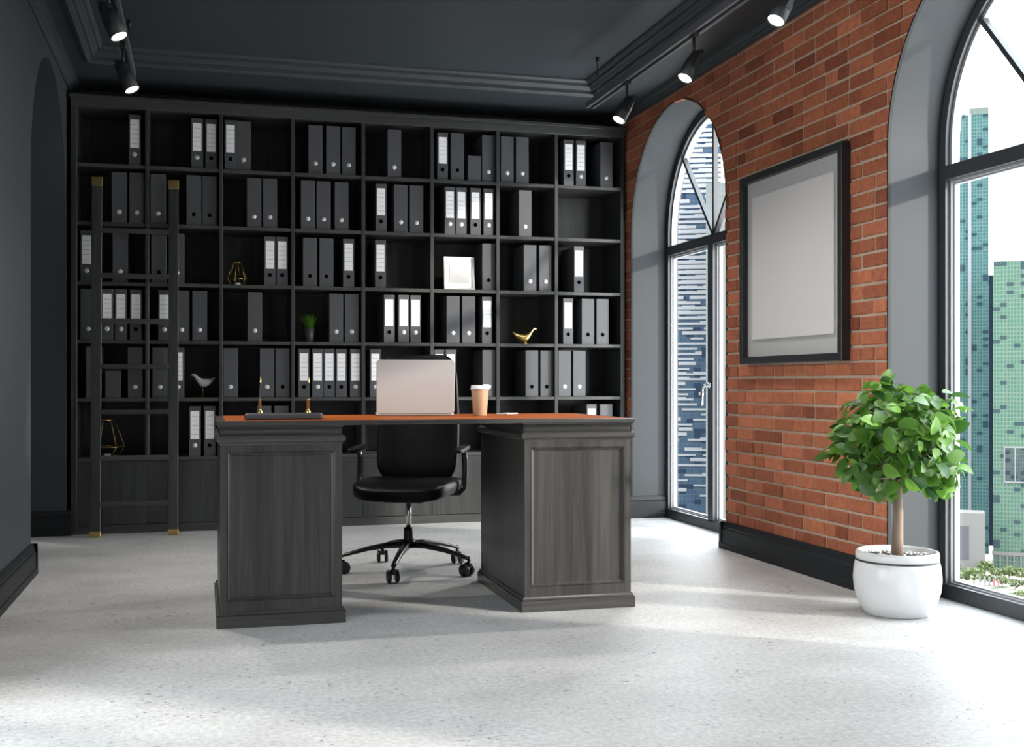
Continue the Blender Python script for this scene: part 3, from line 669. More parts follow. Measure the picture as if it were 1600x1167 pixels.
for x0, x1, side in ((DX0, DX0 + 0.482, 'left'), (DX1 - 0.482, DX1, 'right')):
    i_ = 0.0135
    ped = LD(MB().bbox(x0 + i_, x1 - i_, DY0 + i_ + 0.012, DY1 - i_, 0.001, DZ - 0.018, 0.001), 'pedestal', M['desk'])
    ped['label'] = side + ' pedestal'
    mb = MB(); sweep_rect(mb, crown, x0, x1, DY0, DY1); LD(mb, 'crown_moulding', M['deskx'], ped)
    mb = MB(); sweep_rect(mb, plinth, x0, x1, DY0, DY1); LD(mb, 'plinth', M['deskx'], ped)
    # face frame around a sunk panel
    fx0, fx1, fz0, fz1 = x0 + i_, x1 - i_, 0.05, DZ - 0.088; a, c_ = fx0 + 0.026, fx1 - 0.026; z0, z1 = 0.098, DZ - 0.116; ya, yb = DY0 + i_, DY0 + i_ + 0.0135
    mb = MB(); mb.bbox(fx0, a, ya, yb, fz0, fz1, 0.001); mb.bbox(c_, fx1, ya, yb, fz0, fz1, 0.001); mb.box(a, c_, ya + .0002, yb, fz0, z0); mb.box(a, c_, ya + .0002, yb, z1, fz1)
    LD(mb, 'face_frame', M['desk'], ped)
    mb = MB(); vs = []; fs = []     # bead inside the frame
    prof = [(0.0, ya + 0.001), (0.003, ya - 0.002), (0.006, ya), (0.008, ya + 0.006), (0.013, ya + 0.008), (0.016, yb)]
    for d, y in prof: vs += [(a + d, y, z0 + d), (c_ - d, y, z0 + d), (c_ - d, y, z1 - d), (a + d, y, z1 - d)]
    for i in range(len(prof) - 1):
        for k in range(4): q = i * 4; fs.append((q + k, q + (k + 1) % 4, q + 4 + (k + 1) % 4, q + 4 + k))
    mb.add(vs, fs); LD(mb, 'panel_bead', M['desk'], ped)

# ---------------------------------------------------------------- desk items
def rrect(w, d, r, n=6):
    pts = []
    for cx, cy, a0 in ((w / 2 - r, d / 2 - r, 0), (-w / 2 + r, d / 2 - r, PI / 2), (-w / 2 + r, -d / 2 + r, PI), (w / 2 - r, -d / 2 + r, 1.5 * PI)):
        for k in range(n + 1): a = a0 + PI / 2 * k / n; pts.append((cx + r * math.cos(a), cy + r * math.sin(a)))
    return pts
def slab(mb, w, d, r, z0, z1, b=0.002, mi=0, mat=None):
    L0 = rrect(w - 2 * b, d - 2 * b, max(r - b, 0.0005)); L1 = rrect(w, d, r); n_ = len(L1)
    vs = [(x, y, z0) for x, y in L0] + [(x, y, z0 + b) for x, y in L1] + [(x, y, z1 - b) for x, y in L1] + [(x, y, z1) for x, y in L0]
    fs = [tuple(range(n_))[::-1], tuple(range(3 * n_, 4 * n_))]
    for j in range(3):
        for k in range(n_): k2 = (k + 1) % n_; fs.append((j * n_ + k, j * n_ + k2, (j + 1) * n_ + k2, (j + 1) * n_ + k))
    mb.add(vs, fs, mi, False, 0.5, mat)
t = thing('laptop', 'open silver laptop seen from behind, standing on the desk', 'laptop', (0.890, 4.921, DZ + 0.0005), math.radians(-7))
lw, ld = 0.338, 0.235
mb = MB(); slab(mb, lw, ld, 0.012, 0.001, 0.011, 0.003, 0, T(0, ld / 2 + 0.002, 0)); mb.build('base', M['aluminium'], t)
mb = MB(); slab(mb, lw - 0.04, 0.10, 0.004, 0.0111, 0.0121, 0.0004, 0, T(0, 0.075, 0)); mb.build('keyboard', M['black'], t)
mb = MB(); slab(mb, lw, ld, 0.012, -0.003, 0.003, 0.0022, 0, T(0, -0.004, 0.010, rx=math.radians(97)) @ T(0, ld / 2, 0))
mb.build('lid', M['aluminium'], t)
mb = MB(); slab(mb, lw - 0.016, ld - 0.02, 0.006, -0.0042, -0.0031, 0.0003, 0, T(0, -0.004, 0.010, rx=math.radians(97)) @ T(0, ld / 2, 0))
mb.build('screen', M['black'], t)
t = thing('coffee_cup', 'brown paper coffee cup with a white lid, right of the laptop', 'cup', (1.165, 4.865, DZ + 0.0005))
MB().lathe([(0.0, 0.0), (0.029, 0.0), (0.0295, 0.002), (0.0385, 0.118), (0.037, 0.120)], 40).build('cup_body', M['cupcard'], t)
mb = MB(); mb.lathe([(0.0385, 0.114), (0.0415, 0.114), (0.0418, 0.119), (0.040, 0.121), (0.0395, 0.131), (0.0375, 0.133), (0.034, 0.133), (0.034, 0.130), (0.0, 0.130)], 40)
mb.bbox(-0.012, 0.012, -0.007, 0.007, 0.130, 0.137, 0.002, 0, T(0.028, 0.012, 0)); mb.build('lid', M['white'], t)
t = MB(); slab(t, 0.062, 0.125, 0.008, 0, 0.0045, 0.0015); slab(t, 0.056, 0.118, 0.006, 0.0044, 0.0049, 0.0002, 1)
o = t.build('smartphone', [M['silverframe'], M['white']]); o.location = (1.345, 5.08, DZ + 0.0003); o.rotation_euler = (0, 0, math.radians(-38))
tag(o, 'flat white smartphone lying on the desk right of the coffee cup', 'phone')
t = thing('desk_pen_stand', 'dark pen stand on brass sockets at the left end of the desk', 'pen stand', (0.305, 4.575, DZ + 0.0005), math.radians(-5))
mb = MB(); slab(mb, 0.300, 0.095, 0.012, 0.0, 0.024, 0.005, 0); mb.build('base', M['darkpot'], t)
for x in (-0.093, 0.093):
    s_ = MB().lathe([(0.011, 0.0235), (0.012, 0.026), (0.010, 0.033), (0.005, 0.036), (0.004, 0.042), (0.006, 0.044), (0.0055, 0.075), (0.0065, 0.076), (0.0065, 0.079), (0.0, 0.079)], 20, 0, T(x, 0.005, 0)).build('pen_socket', M['gold'], t)
for x in (-0.093, 0.093):
    p_ = thing('pen', 'slim dark pen with brass tip standing in the %s socket of the stand' % ('left' if x < 0 else 'right'), 'pen', (0.305 + x * math.cos(math.radians(-5)), 4.575 + x * math.sin(math.radians(-5)) + 0.005, DZ + 0.0795), 0, 'pens in the pen stand')
    mt = T(0, 0, 0, ry=math.radians(2.5 if x < 0 else 3.0), rx=math.radians(-2))
    MB().lathe([(0.0034, 0.0), (0.0038, 0.004), (0.0036, 0.060), (0.003, 0.066)], 14, 0, mt).build('barrel', M['black'], p_)
    MB().lathe([(0.0034, 0.065), (0.0036, 0.067), (0.0024, 0.080), (0.0007, 0.087), (0.0, 0.087)], 14, 0, mt).build('gold_tip', M['gold'], p_)

# ---------------------------------------------------------------- office chair
CH = thing('office_chair', 'black leather swivel office chair on a five-star base behind the desk', 'chair', (0.965, 5.52, 0), 0)
rz = math.radians(-24); RZ = Matrix.Rotation(rz, 4, 'Z')
def seat_fn(x, y, z):
    f = (-(y) / 0.24)                      # 1 at front
    z2 = z + 0.010 * (x / 0.24) ** 2 - (0.030 * max(0, f - 0.55) ** 1.5 * 2) 
    return (x * (1 - 0.05 * f), y, z2)
mb = MB(); mb.sq(0.240, 0.245, 0.042, 0.42, 0.38, seat_fn, 48, 20, 0, RZ @ T(0, -0.02, 0.408)); mb.build('seat', M['leather'], CH)
def back_fn(x, y, z):
    f = z / 0.31
    w = 1.0 - 0.05 * f - 0.03 * f * f
    y2 = y - 0.035 * (x / 0.2) ** 2 + 0.018 * math.cos(f * 2.6)
    return (x * w, y2, z)
mb = MB(); mb.sq(0.205, 0.032, 0.315, 0.30, 0.32, back_fn, 48, 36, 0, RZ @ T(0, 0.235, 0.745, rx=math.radians(-5))); mb.build('backrest', M['leather'], CH)
for sx in (-1, 1):
    mb = MB(); mb.sq(0.024, 0.125, 0.012, 0.5, 0.5, None, 24, 12, 0, RZ @ T(sx * 0.262, 0.015, 0.598, rx=math.radians(3)))
    arm = mb.build('armrest', M['leather'], CH)
    pts = [(sx * 0.20, 0.02, 0.385), (sx * 0.245, 0.03, 0.384), (sx * 0.262, 0.045, 0.400), (sx * 0.266, 0.065, 0.47), (sx * 0.264, 0.07, 0.55), (sx * 0.262, 0.05, 0.588)]
    MB().tube([tuple(RZ @ Vector(p)) for p in pts], [0.014, 0.015, 0.016, 0.015, 0.015, 0.014], 10).build('arm_bracket', M['chairmetal'], arm)
MB().bbox(-0.10, 0.10, -0.12, 0.14, 0.345, 0.372, 0.008, 0, RZ).build('tilt_mechanism', M['chairmetal'], CH)
MB().tube([tuple(RZ @ Vector(p)) for p in [(0, 0.10, 0.36), (0, 0.24, 0.365), (0, 0.285, 0.42), (0, 0.29, 0.60)]], [0.022, 0.022, 0.022, 0.016], 10).build('back_bracket', M['chairmetal'], CH)
MB().lathe([(0.0135, 0.20), (0.0135, 0.36)], 20).build('gas_lift', M['chrome'], CH)
MB().lathe([(0.024, 0.135), (0.025, 0.14), (0.024, 0.212), (0.020, 0.216)], 24).build('lift_sleeve', M['chairmetal'], CH)
mb = MB(); mb.lathe([(0.034, 0.118), (0.036, 0.124), (0.034, 0.150), (0.026, 0.158), (0.0, 0.158)], 24)
for k in range(5):
    a = math.radians(-112 + 72 * k); d = Vector((math.cos(a), math.sin(a), 0)); s_ = Vector((-d.y, d.x, 0)); vs = []; fs = []
    st = [(0.02, 0.150, 0.022, 0.030), (0.10, 0.146, 0.018, 0.026), (0.20, 0.128, 0.015, 0.020), (0.28, 0.106, 0.013, 0.016), (0.315, 0.096, 0.012, 0.014), (0.335, 0.088, 0.011, 0.014)]
    for r_, z, hw, th in st:
        c_ = d * r_
        for (u, v) in ((-1, 0), (-0.6, 1), (0.6, 1), (1, 0), (1, -1), (-1, -1)):
            vs.append(tuple(c_ + s_ * hw * u + Vector((0, 0, z + (0 if v == 1 else (-0.006 if v == 0 else -th))))))
    for i in range(len(st) - 1):
        for q in range(6): q2 = (q + 1) % 6; fs.append((i * 6 + q, i * 6 + q2, (i + 1) * 6 + q2, (i + 1) * 6 + q))
    fs += [tuple(range(6))[::-1], tuple(30 + q for q in range(6))]
    mb.add(vs, fs, 0, True)
bs = mb.build('star_base', M['chairmetal'], CH)
for k in range(5):
    a = math.radians(-112 + 72 * k); px, py = 0.328 * math.cos(a), 0.328 * math.sin(a); ca = rz + (0.5, 1.1, -0.2, 0.3, -0.9)[k]
    mt = T(px, py, 0, rz=ca)
    mb = MB(); mb.tube([(0, 0, 0.095), (0, 0, 0.058)], 0.007, 8, 0, mt)
    mb.bbox(-0.010, 0.010, -0.014, 0.020, 0.040, 0.066, 0.003, 0, mt)
    cs = mb.build('caster', M['chairmetal'], CH)
    mb = MB()
    for sx in (-1, 1): mb.lathe([(0.010, -0.009), (0.025, -0.009), (0.0300, -0.005), (0.0305, 0.004), (0.025, 0.009), (0.0, 0.010)], 24, 0, mt @ T(sx * 0.0195, 0.012, 0.0308, ry=sx * PI / 2))
    mb.build('wheels', M['black'], cs)

# ---------------------------------------------------------------- picture on the brick wall
t = thing('wall_picture', 'large blank poster in a black frame hung on the brick wall', 'picture', (XR - 0.005, 5.081, 1.02))
PW, PH = 0.507, 0.986
fy = -0.044
mb = MB()
for a in ((-PW, PW, 0, 0.036), (-PW, PW, PH - 0.036, PH), (-PW, -PW + 0.036, 0.036, PH - 0.036), (PW - 0.036, PW, 0.036, PH - 0.036)): mb.bbox(fy, -0.001, a[0], a[1], a[2], a[3], 0.0015)
mb.build('frame', M['pframe'], t)
MB().box(-0.012, -0.004, -PW + 0.034, PW - 0.034, 0.034, PH - 0.034).build('mat_board', M['mat'], t)
MB().box(-0.021, -0.016, -PW + 0.105, PW - 0.105, 0.125, PH - 0.118).build('poster', M['print'], t)

# ---------------------------------------------------------------- potted tree
TRX, TRY = 2.675, 4.018
t = thing('potted_tree', 'small round-crowned ornamental tree in a white pot by the big window', 'plant', (TRX, TRY, 0))
prof = [(0.0, 0.0), (0.120, 0.0), (0.128, 0.006), (0.150, 0.045), (0.166, 0.095), (0.170, 0.140), (0.166, 0.190), (0.160, 0.212)]
MB().lathe(prof + [(0.157, 0.213), (0.157, 0.218), (0.160, 0.219), (0.160, 0.240), (0.157, 0.250), (0.151, 0.252), (0.147, 0.248), (0.144, 0.225), (0.0, 0.225)], 64).build('pot', M['white'], t)
MB().lathe([(0.1575, 0.2105), (0.1606, 0.2115), (0.1606, 0.2185), (0.1575, 0.2195)], 64).build('pot_band', M['groove'], t)
MB().lathe([(0.143, 0.226), (0.10, 0.231), (0.0, 0.234)], 32).build('soil', M['soil'], t)
rn = random.Random(11); mb = MB()
for k in range(90):
    a = rn.uniform(0, 2 * PI); r_ = math.sqrt(rn.random()) * 0.132
    if r_ < 0.024: continue
    s_ = rn.uniform(0.004, 0.009); mb.sq(s_, s_ * rn.uniform(.6, 1), s_ * 0.6, 1, 1, None, 8, 5, 0, T(r_ * math.cos(a), r_ * math.sin(a), 0.234, rz=a))
o = mb.build('pebbles', M['pebble'], t); o['kind'] = 'stuff'
mb = MB(); mb.tube([(0, 0, 0.22), (0.001, 0.0, 0.30), (0.005, 0, 0.40), (0.0, 0, 0.48), (0.002, 0, 0.56)], [0.025, 0.022, 0.019, 0.019, 0.015], 14)
ends = []
for k in range(26):
    a = rn.uniform(0, 2 * PI); el = rn.uniform(-0.2, 1.4); L = rn.uniform(0.12, 0.22)
    d = Vector((math.cos(a) * math.cos(el), math.sin(a) * math.cos(el), math.sin(el) * 0.9)); s0 = Vector((0, 0, rn.uniform(0.50, 0.58)))
    p1 = s0 + d * L * 0.5 + Vector((0, 0, 0.02)); p2 = s0 + Vector((0, 0, 0.04)) + d * L; mb.tube([s0, p1, p2], [0.007, 0.005, 0.002], 6)
mb.build('trunk', M['bark'], t)
def leaf(mb, p, d, nrm, L, Wd_, sh):
    d = d.normalized(); s_ = d.cross(nrm).normalized(); n_ = s_.cross(d).normalized(); vs = []; st = [(0, 0.0), (0.12, 0.55), (0.32, 0.95), (0.55, 1.0), (0.78, 0.70), (0.92, 0.32), (1.0, 0.0)]
    for f, w in st:
        c_ = p + d * L * f - n_ * L * 0.22 * f * f; e = s_ * Wd_ * w / 2; up = n_ * Wd_ * 0.14 * w
        vs += [c_ - e + up, c_, c_ + e + up]
    fs = []
    for i in range(len(st) - 1): q = i * 3; fs += [(q, q + 1, q + 4, q + 3), (q + 1, q + 2, q + 5, q + 4)]
    mb.add(vs, fs, 0, True, sh)
mb = MB(); CC = Vector((0, 0, 0.685)); 
for k in range(760):
    z = rn.uniform(-0.82, 1); a = rn.uniform(0, 2 * PI); q = math.sqrt(1 - z * z); dirn = Vector((q * math.cos(a), q * math.sin(a), z))
    lump = 1 + 0.13 * math.sin(3 * a + 5 * z) + 0.08 * math.sin(7 * a - 3 * z)
    rr = (0.16 + 0.105 * rn.random() ** 0.6) * lump
    p = CC + Vector((dirn.x * rr * 0.86, dirn.y * rr * 0.86, dirn.z * rr * 0.90))
    dd = (dirn * 0.5 + Vector((rn.uniform(-1, 1), rn.uniform(-1, 1), rn.uniform(-1.0, 0.35)))).normalized()
    nn = (dirn + Vector((rn.uniform(-.5, .5), rn.uniform(-.5, .5), rn.uniform(0, .7)))).normalized()
    L = rn.uniform(0.042, 0.088); leaf(mb, p, dd, nn, L, L * rn.uniform(0.58, 0.74), min(1, max(0, rn.gauss(0.45, 0.25))))
mb.build('foliage', M['leaf'], t, weld=False)

# ---------------------------------------------------------------- track lights
def track(label, x, yend, rodx):
    t = thing('light_track', label, 'light track', (x, 4.0, 2.59), 0, 'ceiling light tracks'); y0, y1 = -1.65, yend - 4.0
    mb = MB(); mb.box(-0.028, 0.028, y0, y1, 0.026, 0.034); mb.box(-0.028, -0.012, y0, y1, -0.002, 0.026); mb.box(0.012, 0.028, y0, y1, -0.002, 0.026)
    mb.build('rail', M['track'], t); MB().box(-0.012, 0.012, y0, y1 - 0.004, 0.018, 0.025).build('conductor', M['black'], t)
    for yr in (yend - 0.14, yend - 3.4):
        mb = MB(); mb.tube([(0, yr - 4, 0.034), (0, yr - 4, ZT - 2.59)], 0.0035, 8)
        mb.lathe([(0.0, ZT - 2.59 - 0.036), (0.006, ZT - 2.59 - 0.036), (0.011, ZT - 2.59 - 0.030), (0.011, ZT - 2.59)], 16, 0, T(0, yr - 4, 0)); mb.build('hanging_rod', M['lamp'], t)
    return t
track('grey double light track along the brick wall side of the ceiling', 2.27, 6.61, 2.27)
track('grey double light track along the left side of the ceiling', -0.385, 6.60, -0.385)
def spot(label, x, y, aim):
    t = thing('spotlight', label, 'spotlight', (x, y, 2.59), 0, 'black track spotlights')
    mb = MB(); mb.bbox(-0.014, 0.014, -0.030, 0.030, -0.016, 0.008, 0.002); mb.tube([(0, 0, -0.01), (0, 0, -0.115)], 0.008, 10); mb.build('adapter', M['lamp'], t)
    d = Vector(aim).normalized(); q = d.to_track_quat('-Z', 'Y').to_matrix().to_4x4(); mt = T(0, 0, -0.125) @ q
    mb = MB(); mb.lathe([(0.0, 0.045), (0.020, 0.045), (0.028, 0.038), (0.031, 0.02), (0.0315, -0.005), (0.0345, -0.008), (0.0365, -0.03), (0.038, -0.112), (0.0345, -0.112), (0.034, -0.106)], 32, 0, mt)
    mb.build('housing', M['lamp'], t)
    mb = MB(); mb.box(-0.0395, -0.036, -0.012, 0.012, -0.06, 0.03, 0, mt); mb.box(0.036, 0.0395, -0.012, 0.012, -0.06, 0.03, 0, mt); mb.box(-0.0395, 0.0395, -0.012, 0.012, 0.045, 0.050, 0, mt); mb.build('yoke', M['lamp'], t)
    MB().lathe([(0.0, -0.107), (0.034, -0.107), (0.0342, -0.1045), (0.0, -0.1045)], 32, 0, mt).build('lens', M['lit'], t)
    ld_ = bpy.data.lights.new('spot_beam', 'SPOT'); ld_.energy = 55 if x > 0 else 75; ld_.spot_size = math.radians(166 if x > 0 else 125); ld_.spot_blend = 1.0; ld_.shadow_soft_size = 0.03; ld_.color = (1, 0.95, 0.90)
    lo = bpy.data.objects.new('spot_beam', ld_); C.objects.link(lo); lo.parent = t; lo.location = Vector((0, 0, -0.125)) + d * 0.125; lo.rotation_euler = d.to_track_quat('-Z', 'Y').to_euler()
RA = (-0.5, -0.15, -0.85)
spot('black spotlight on the right track nearest the bookcase', 2.27, 5.975, RA)
spot('black spotlight in the middle of the right track', 2.27, 5.075, RA)
spot('black spotlight on the right track nearest the big window', 2.27, 4.175, RA)
spot('black spotlight on the left track nearest the bookcase', -0.385, 5.975, (0.40, -0.20, -0.87))
spot('black spotlight on the left track at the top of the photo', -0.385, 5.075, (0.40, -0.20, -0.87))

# ---------------------------------------------------------------- the city outside, at its true distance
GZ = -190.0
def facade(name, base, alt, line, bw, bh, ms=0.02, dark=None, rough=0.4, p=0.0):
    m, n, l, b = newmat(name)
    tc = n.new('ShaderNodeTexCoord'); sp = n.new('ShaderNodeSeparateXYZ'); ad = n.new('ShaderNodeMath'); cb = n.new('ShaderNodeCombineXYZ')
    l.new(tc.outputs['Object'], sp.inputs[0]); l.new(sp.outputs['X'], ad.inputs[0]); l.new(sp.outputs['Y'], ad.inputs[1]); l.new(ad.outputs[0], cb.inputs[0]); l.new(sp.outputs['Z'], cb.inputs[1])
    br = n.new('ShaderNodeTexBrick'); br.offset = 0.0; br.squash = 1.0
    br.inputs['Scale'].default_value = 1.0; br.inputs['Brick Width'].default_value = bw; br.inputs['Row Height'].default_value = bh; br.inputs['Mortar Size'].default_value = ms; br.inputs['Mortar Smooth'].default_value = 0.2
    br.inputs['Color1'].default_value = col4(base); br.inputs['Color2'].default_value = col4(alt); br.inputs['Mortar'].default_value = col4(line)
    l.new(cb.outputs[0], br.inputs['Vector'])
    last = br.outputs['Color']
    if dark:
        mp = n.new('ShaderNodeMapping'); mp.inputs['Scale'].default_value = (1 / (bw * 2), 1 / bh, 1); l.new(cb.outputs[0], mp.inputs[0])
        wh = n.new('ShaderNodeVectorMath'); wh.operation = 'FLOOR'; l.new(mp.outputs[0], wh.inputs[0])
        wn_ = n.new('ShaderNodeTexWhiteNoise'); wn_.noise_dimensions = '2D'; l.new(wh.outputs[0], wn_.inputs['Vector'])
        gt = n.new('ShaderNodeMath'); gt.operation = 'LESS_THAN'; gt.inputs[1].default_value = p; l.new(wn_.outputs['Value'], gt.inputs[0])
        mx = n.new('ShaderNodeMix'); mx.data_type = 'RGBA'; mx.inputs[7].default_value = col4(dark); l.new(gt.outputs[0], mx.inputs[0]); l.new(last, mx.inputs[6]); last = mx.outputs[2]
    l.new(last, b.inputs['Base Color']); b.inputs['Roughness'].default_value = 0.7; b.inputs['Specular IOR Level'].default_value = 0.08
    return m
def ray(px, py, D):
    u = (px - 800) / F_PX; return (D * sY + u * D * cY, D * cY - u * D * sY, EYE - (py - 598) / F_PX * D)
def tower(mb, p0, p1, D, top, bot=None, depth=45, mi=0, fn=None):
    # box with its front face spanning two sight lines at distance D, running down to the ground
    D2 = D * math.hypot(1, (p0 - 800) / F_PX) / math.hypot(1, (p1 - 800) / F_PX)
    a = ray(p0, 598, D); b_ = ray(p1, 598, D2); zt = ray(p0, top, D)[2]; zb = GZ if bot is None else ray(p0, bot, D)[2]
    w = math.dist(a[:2], b_[:2]); return w, zt, zb, a, b_
def building(name, label, p0, p1, D, top, mats, depth=45, details=None, bot=None):
    w, zt, zb, a, b_ = tower(None, p0, p1, D, top, bot); rz_ = math.atan2(b_[1] - a[1], b_[0] - a[0])
    t = thing(name, label, 'building', (a[0], a[1], GZ), rz_); h = zt - GZ
    MB().box(0, w, 0, depth, zb - GZ, h).build('tower_body', mats, t)
    if details: details(t, w, h, depth)
    return t
gl_teal = facade('teal_curtain_wall', (0.014, 0.049, 0.049), (0.020, 0.066, 0.062), (0.054, 0.085, 0.085), 3.0, 3.9, 0.55, (0.009, 0.025, 0.031), 0.35, 0.10)
gl_green = facade('green_curtain_wall', (0.029, 0.071, 0.050), (0.036, 0.084, 0.061), (0.078, 0.107, 0.084), 3.2, 4.2, 0.6, (0.021, 0.036, 0.039), 0.4, 0.10)
gl_slit = facade('dark_blue_glass', (0.005, 0.010, 0.021), (0.007, 0.014, 0.025), (0.015, 0.022, 0.033), 2.4, 3.9, 0.15)
gl_pale = facade('pale_green_fins', (0.062, 0.081, 0.071), (0.069, 0.089, 0.077), (0.081, 0.092, 0.086), 1.4, 4.2, 0.25)
gl_grey = facade('grey_glass_grid', (0.024, 0.035, 0.039), (0.033, 0.044, 0.046), (0.062, 0.070, 0.070), 1.6, 4.2, 0.22, (0.015, 0.022, 0.027), 0.4, 0.12)
gl_blue = facade('blue_glass_bands', (0.013, 0.027, 0.049), (0.021, 0.039, 0.059), (0.033, 0.046, 0.059), 2.6, 3.6, 0.22, (0.006, 0.014, 0.027), 0.35, 0.16)
gl_white = facade('white_curtain_wall', (0.062, 0.074, 0.074), (0.074, 0.084, 0.080), (0.086, 0.092, 0.089), 2.0, 4.0, 0.30)
m_stone = simple('pale_stone', (0.098, 0.093, 0.088), 0.8); m_band = simple('white_spandrel', (0.115, 0.121, 0.129), 0.6); m_dkpan = simple('mauve_grey_panel', (0.041, 0.039, 0.045), 0.7)
m_roof = simple('white_roof', (0.089, 0.089, 0.089), 0.7); m_cyan = simple('blue_canopy', (0.015, 0.030, 0.062), 0.5)

def d_teal(t, w, h, dp):
    MB().box(w * 0.64, w * 0.70, -1.2, 0.2, 0, h + 1).build('mast_fin', m_band, t)
    MB().box(w * 0.02, w * 0.60, 3, 30, h - 0.5, h + 3).build('roof_plant', m_band, t)
    MB().box(w * 0.66, w, -0.6, 30, h - 0.5, h + 7).build('crown_screen', gl_pale, t)
building('teal_tower', 'tall slender teal glass tower seen through the big window', 1455, 1545, 1300, 184, gl_teal, 42, d_teal)
building('slit_tower', 'narrow dark blue glass slab between teal and green towers', 1541, 1553, 1345, 430, gl_slit, 30)
def d_green(t, w, h, dp):
    mb = MB(); pz = 190 + ray(0, 760, 1180)[2] + 0; z0 = ray(0, 752, 1180)[2] - GZ; z1 = ray(0, 698, 1180)[2] - GZ; x0 = w * 0.20
    mb.box(x0, w * 0.98, -0.4, 0.2, z0, z1); o = mb.build('sky_garden', gl_grey, t)
    mb = MB()
    for k in range(5): xx = x0 + (w * 0.78) * k / 4; mb.box(xx - 0.6, xx + 0.6, -1.2, 0, z0, z1)
    mb.box(x0, w * 0.98, -1.2, 0, z1 - 0.8, z1 + 0.6); mb.box(x0, w * 0.98, -1.2, 0, z0 - 0.8, z0 + 0.6); mb.build('garden_frame', m_band, o)
    mb = MB(); mb.box(0, w * 1.0, 6, 30, 0, 14)
    for q in range(9): mb.box(w * q / 8 - 0.8, w * q / 8 + 0.8, -1, 1, 0, 16)
    mb.box(-1, w, -1.5, 6, 14, 17.5); mb.build('podium', m_stone, t)
    MB().box(w * 0.62, w, -0.8, 20, h * 0.62, h + 2).build('pale_fins', gl_pale, t)
building('green_tower', 'broad green glass tower at the right side of the big window', 1552, 1640, 1180, 408, gl_green, 60, d_green)
def d_stone(t, w, h, dp): MB().box(w * 0.06, w * 0.72, -0.6, 0.2, h * 0.22, h * 0.78).build('louvre_panel', m_dkpan, t)
building('stone_annex', 'low pale stone block with a dark louvre at the foot of the teal tower', 1450, 1539, 1165, 799, m_stone, 30, d_stone)
def d_blue(t, w, h, dp):
    rn = random.Random(2); fh = 3.6; k = 0; zz = 20
    mb = MB()
    while zz < h - 4:
        x = 0.0
        while x < w:
            L = rn.uniform(3, 14)
            up = zz > h * 0.62  # upper bands denser and taller: sky glare put into the cladding
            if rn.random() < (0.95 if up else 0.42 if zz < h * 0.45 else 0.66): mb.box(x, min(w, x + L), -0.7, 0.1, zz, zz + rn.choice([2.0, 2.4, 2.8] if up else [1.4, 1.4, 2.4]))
            x += L
        zz += fh
    mb.build('balcony_and_glare_bands', m_band, t)
    MB().box(w * 0.2, w * 0.8, 4, 30, h - 0.5, h + 8).build('roof_plant', m_band, t)
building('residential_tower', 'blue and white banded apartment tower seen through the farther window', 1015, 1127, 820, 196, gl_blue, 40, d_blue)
def d_white(t, w, h, dp): MB().box(0, w, -0.8, 0.1, 12, 20).build('blue_canopy', m_cyan, t)
building('pale_tower', 'pale gridded office tower at the right edge of the farther window', 1103, 1180, 760, 286, gl_white, 40, d_white)
mb = MB(); p0 = ray(1090, 598, 700); 
mb.lathe([(0, 0), (14, 0), (14, 6), (17, 8), (16, 9.5), (10, 11), (0, 12)], 24, 0, T(p0[0], p0[1], GZ)); mb.lathe([(0, 0), (8, 0), (8, 14), (12, 16.5), (0, 18)], 24, 0, T(p0[0] + 14, p0[1] + 22, GZ))
tag(mb.build('pavilion', m_roof), 'white round-roofed pavilion at the foot of the banded tower', 'building')

m, n, l, b = newmat('city_ground')
tc = n.new('ShaderNodeTexCoord'); nz = n.new('ShaderNodeTexNoise'); nz.inputs['Scale'].default_value = 0.016; nz.inputs['Detail'].default_value = 5
vo = n.new('ShaderNodeTexVoronoi'); vo.feature = 'DISTANCE_TO_EDGE'; vo.inputs['Scale'].default_value = 0.013
l.new(tc.outputs['Object'], nz.inputs['Vector']); l.new(tc.outputs['Object'], vo.inputs['Vector'])
r = n.new('ShaderNodeValToRGB'); e = r.color_ramp.elements; e[0].position = 0.30; e[0].color = (0.060, 0.096, 0.042, 1); e[1].position = 0.46; e[1].color = (0.252, 0.222, 0.192, 1)
q = e.new(0.36); q.color = (0.198, 0.186, 0.162, 1)
r3 = n.new('ShaderNodeValToRGB'); r3.color_ramp.elements[0].position = 0.04; r3.color_ramp.elements[1].position = 0.06; r3.color_ramp.elements[0].color = (1, 1, 1, 1); r3.color_ramp.elements[1].color = (0, 0, 0, 1)
l.new(nz.outputs['Fac'], r.inputs[0]); l.new(vo.outputs['Distance'], r3.inputs[0])
mx = n.new('ShaderNodeMix'); mx.data_type = 'RGBA'; mx.inputs[7].default_value = (0.216, 0.210, 0.204, 1)
l.new(r3.outputs[0], mx.inputs[0]); l.new(r.outputs[0], mx.inputs[6]); l.new(mx.outputs[2], b.inputs['Base Color']); b.inputs['Roughness'].default_value = 0.9
struct(MB().box(-1500, 4500, 100, 5500, GZ - 2, GZ).build('ground', m), 'pale streets and plazas far below the windows')
M['citytree'] = leafmat('distant_tree_leaves', (0.035, 0.06, 0.018), (0.13, 0.17, 0.05))
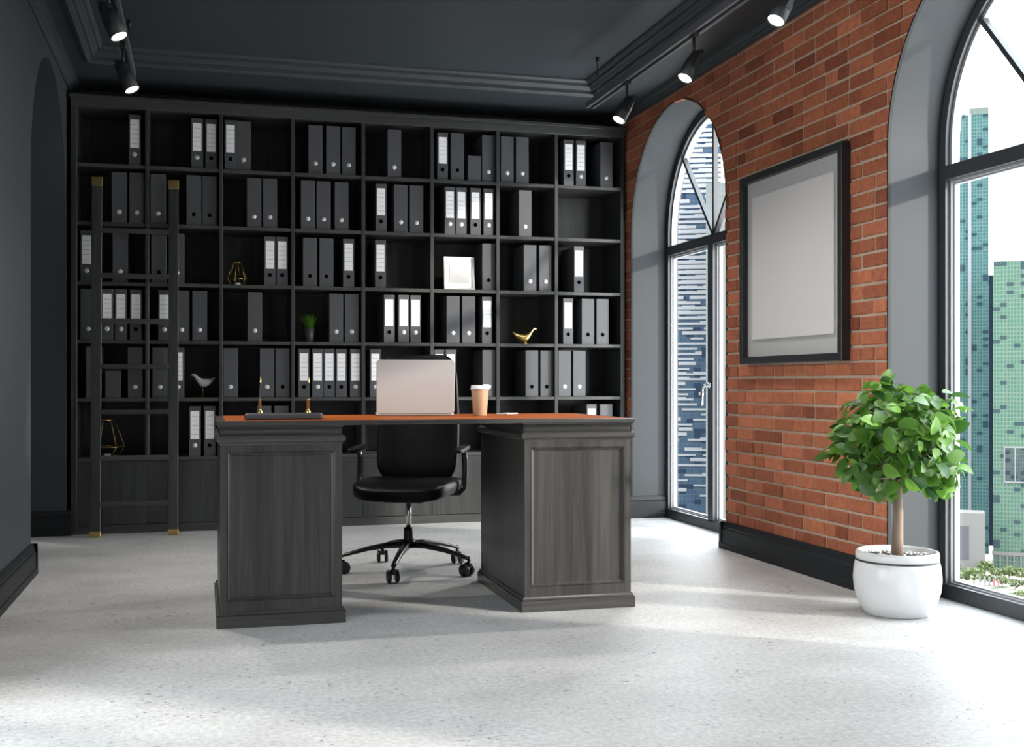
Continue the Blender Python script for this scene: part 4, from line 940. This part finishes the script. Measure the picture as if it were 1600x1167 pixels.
def city_tree(i, px, D, s_, lab, grp):
    rn = random.Random(i); p = ray(px, 598, D); t = thing('street_tree', lab, 'tree', (p[0], p[1], GZ), rn.uniform(0, 6), grp)
    MB().tube([(0, 0, 0), (0, 0, 3 * s_)], 0.35 * s_, 6).build('trunk', M['bark'], t)
    mb = MB()
    for k in range(190):
        z = rn.uniform(-0.8, 1); a = rn.uniform(0, 2 * PI); q_ = math.sqrt(1 - z * z); rr = rn.uniform(0.65, 1.0)
        c_ = Vector((q_ * math.cos(a) * 5.2, q_ * math.sin(a) * 5.2, z * 3.6)) * rr * s_ + Vector((0, 0, 5.8 * s_)); e_ = 0.9 * s_
        d1 = Vector((rn.uniform(-1, 1), rn.uniform(-1, 1), rn.uniform(-1, 1))).normalized() * e_; d2 = d1.cross(Vector((rn.uniform(-1, 1), rn.uniform(-1, 1), 1))).normalized() * e_
        mb.add([c_ - d1, c_ - d2, c_ + d1, c_ + d2], [(0, 1, 2, 3)], 0, False, rn.random())
    mb.build('crown', M['citytree'], t, weld=False)
city_tree(1, 1522, 1075, 1.9, 'largest bright green tree before the pale stone block, seen far below', 'plaza trees')
k = 2
for px, D, s_ in ((1492, 1125, 1.5), (1499, 1060, 0.9), (1504, 1100, 0.9), (1539, 1132, 1.6), (1547, 1080, 1.0), (1557, 1112, 1.2), (1566, 1070, 1.1), (1577, 1112, 1.4), (1586, 1055, 1.1), (1596, 1100, 1.4), (1606, 1050, 1.2), (1482, 1085, 1.2), (1578, 985, 1.1), (1598, 975, 1.5), (1566, 1010, 0.7), (1531, 1035, 0.7), (1548, 1035, 0.6), (1512, 1015, 0.6)):
    city_tree(k, px, D, s_, 'small green tree in the plaza far below the big window', 'small plaza trees'); k += 1
for i_, (px, D, c_) in enumerate(((1530, 1005, 'white'), (1538, 1000, 'white'), (1545, 997, 'white'), (1552, 993, 'red'), (1559, 989, 'red'))):
    p = ray(px, 598, D); t = thing('flagpole', 'white flagpole with a small %s flag standing in the plaza far below' % c_, 'flagpole', (p[0], p[1], GZ), 0, '%s flags in the plaza' % c_)
    MB().tube([(0, 0, 0), (0, 0, 22)], 0.22, 6).build('pole', m_roof, t)
    MB().box(0, 1.6, -0.1, 0.1, 15, 21).build('flag', m_roof if c_ == 'white' else simple('red_flag_cloth', (0.25, 0.03, 0.04), 0.7), t)
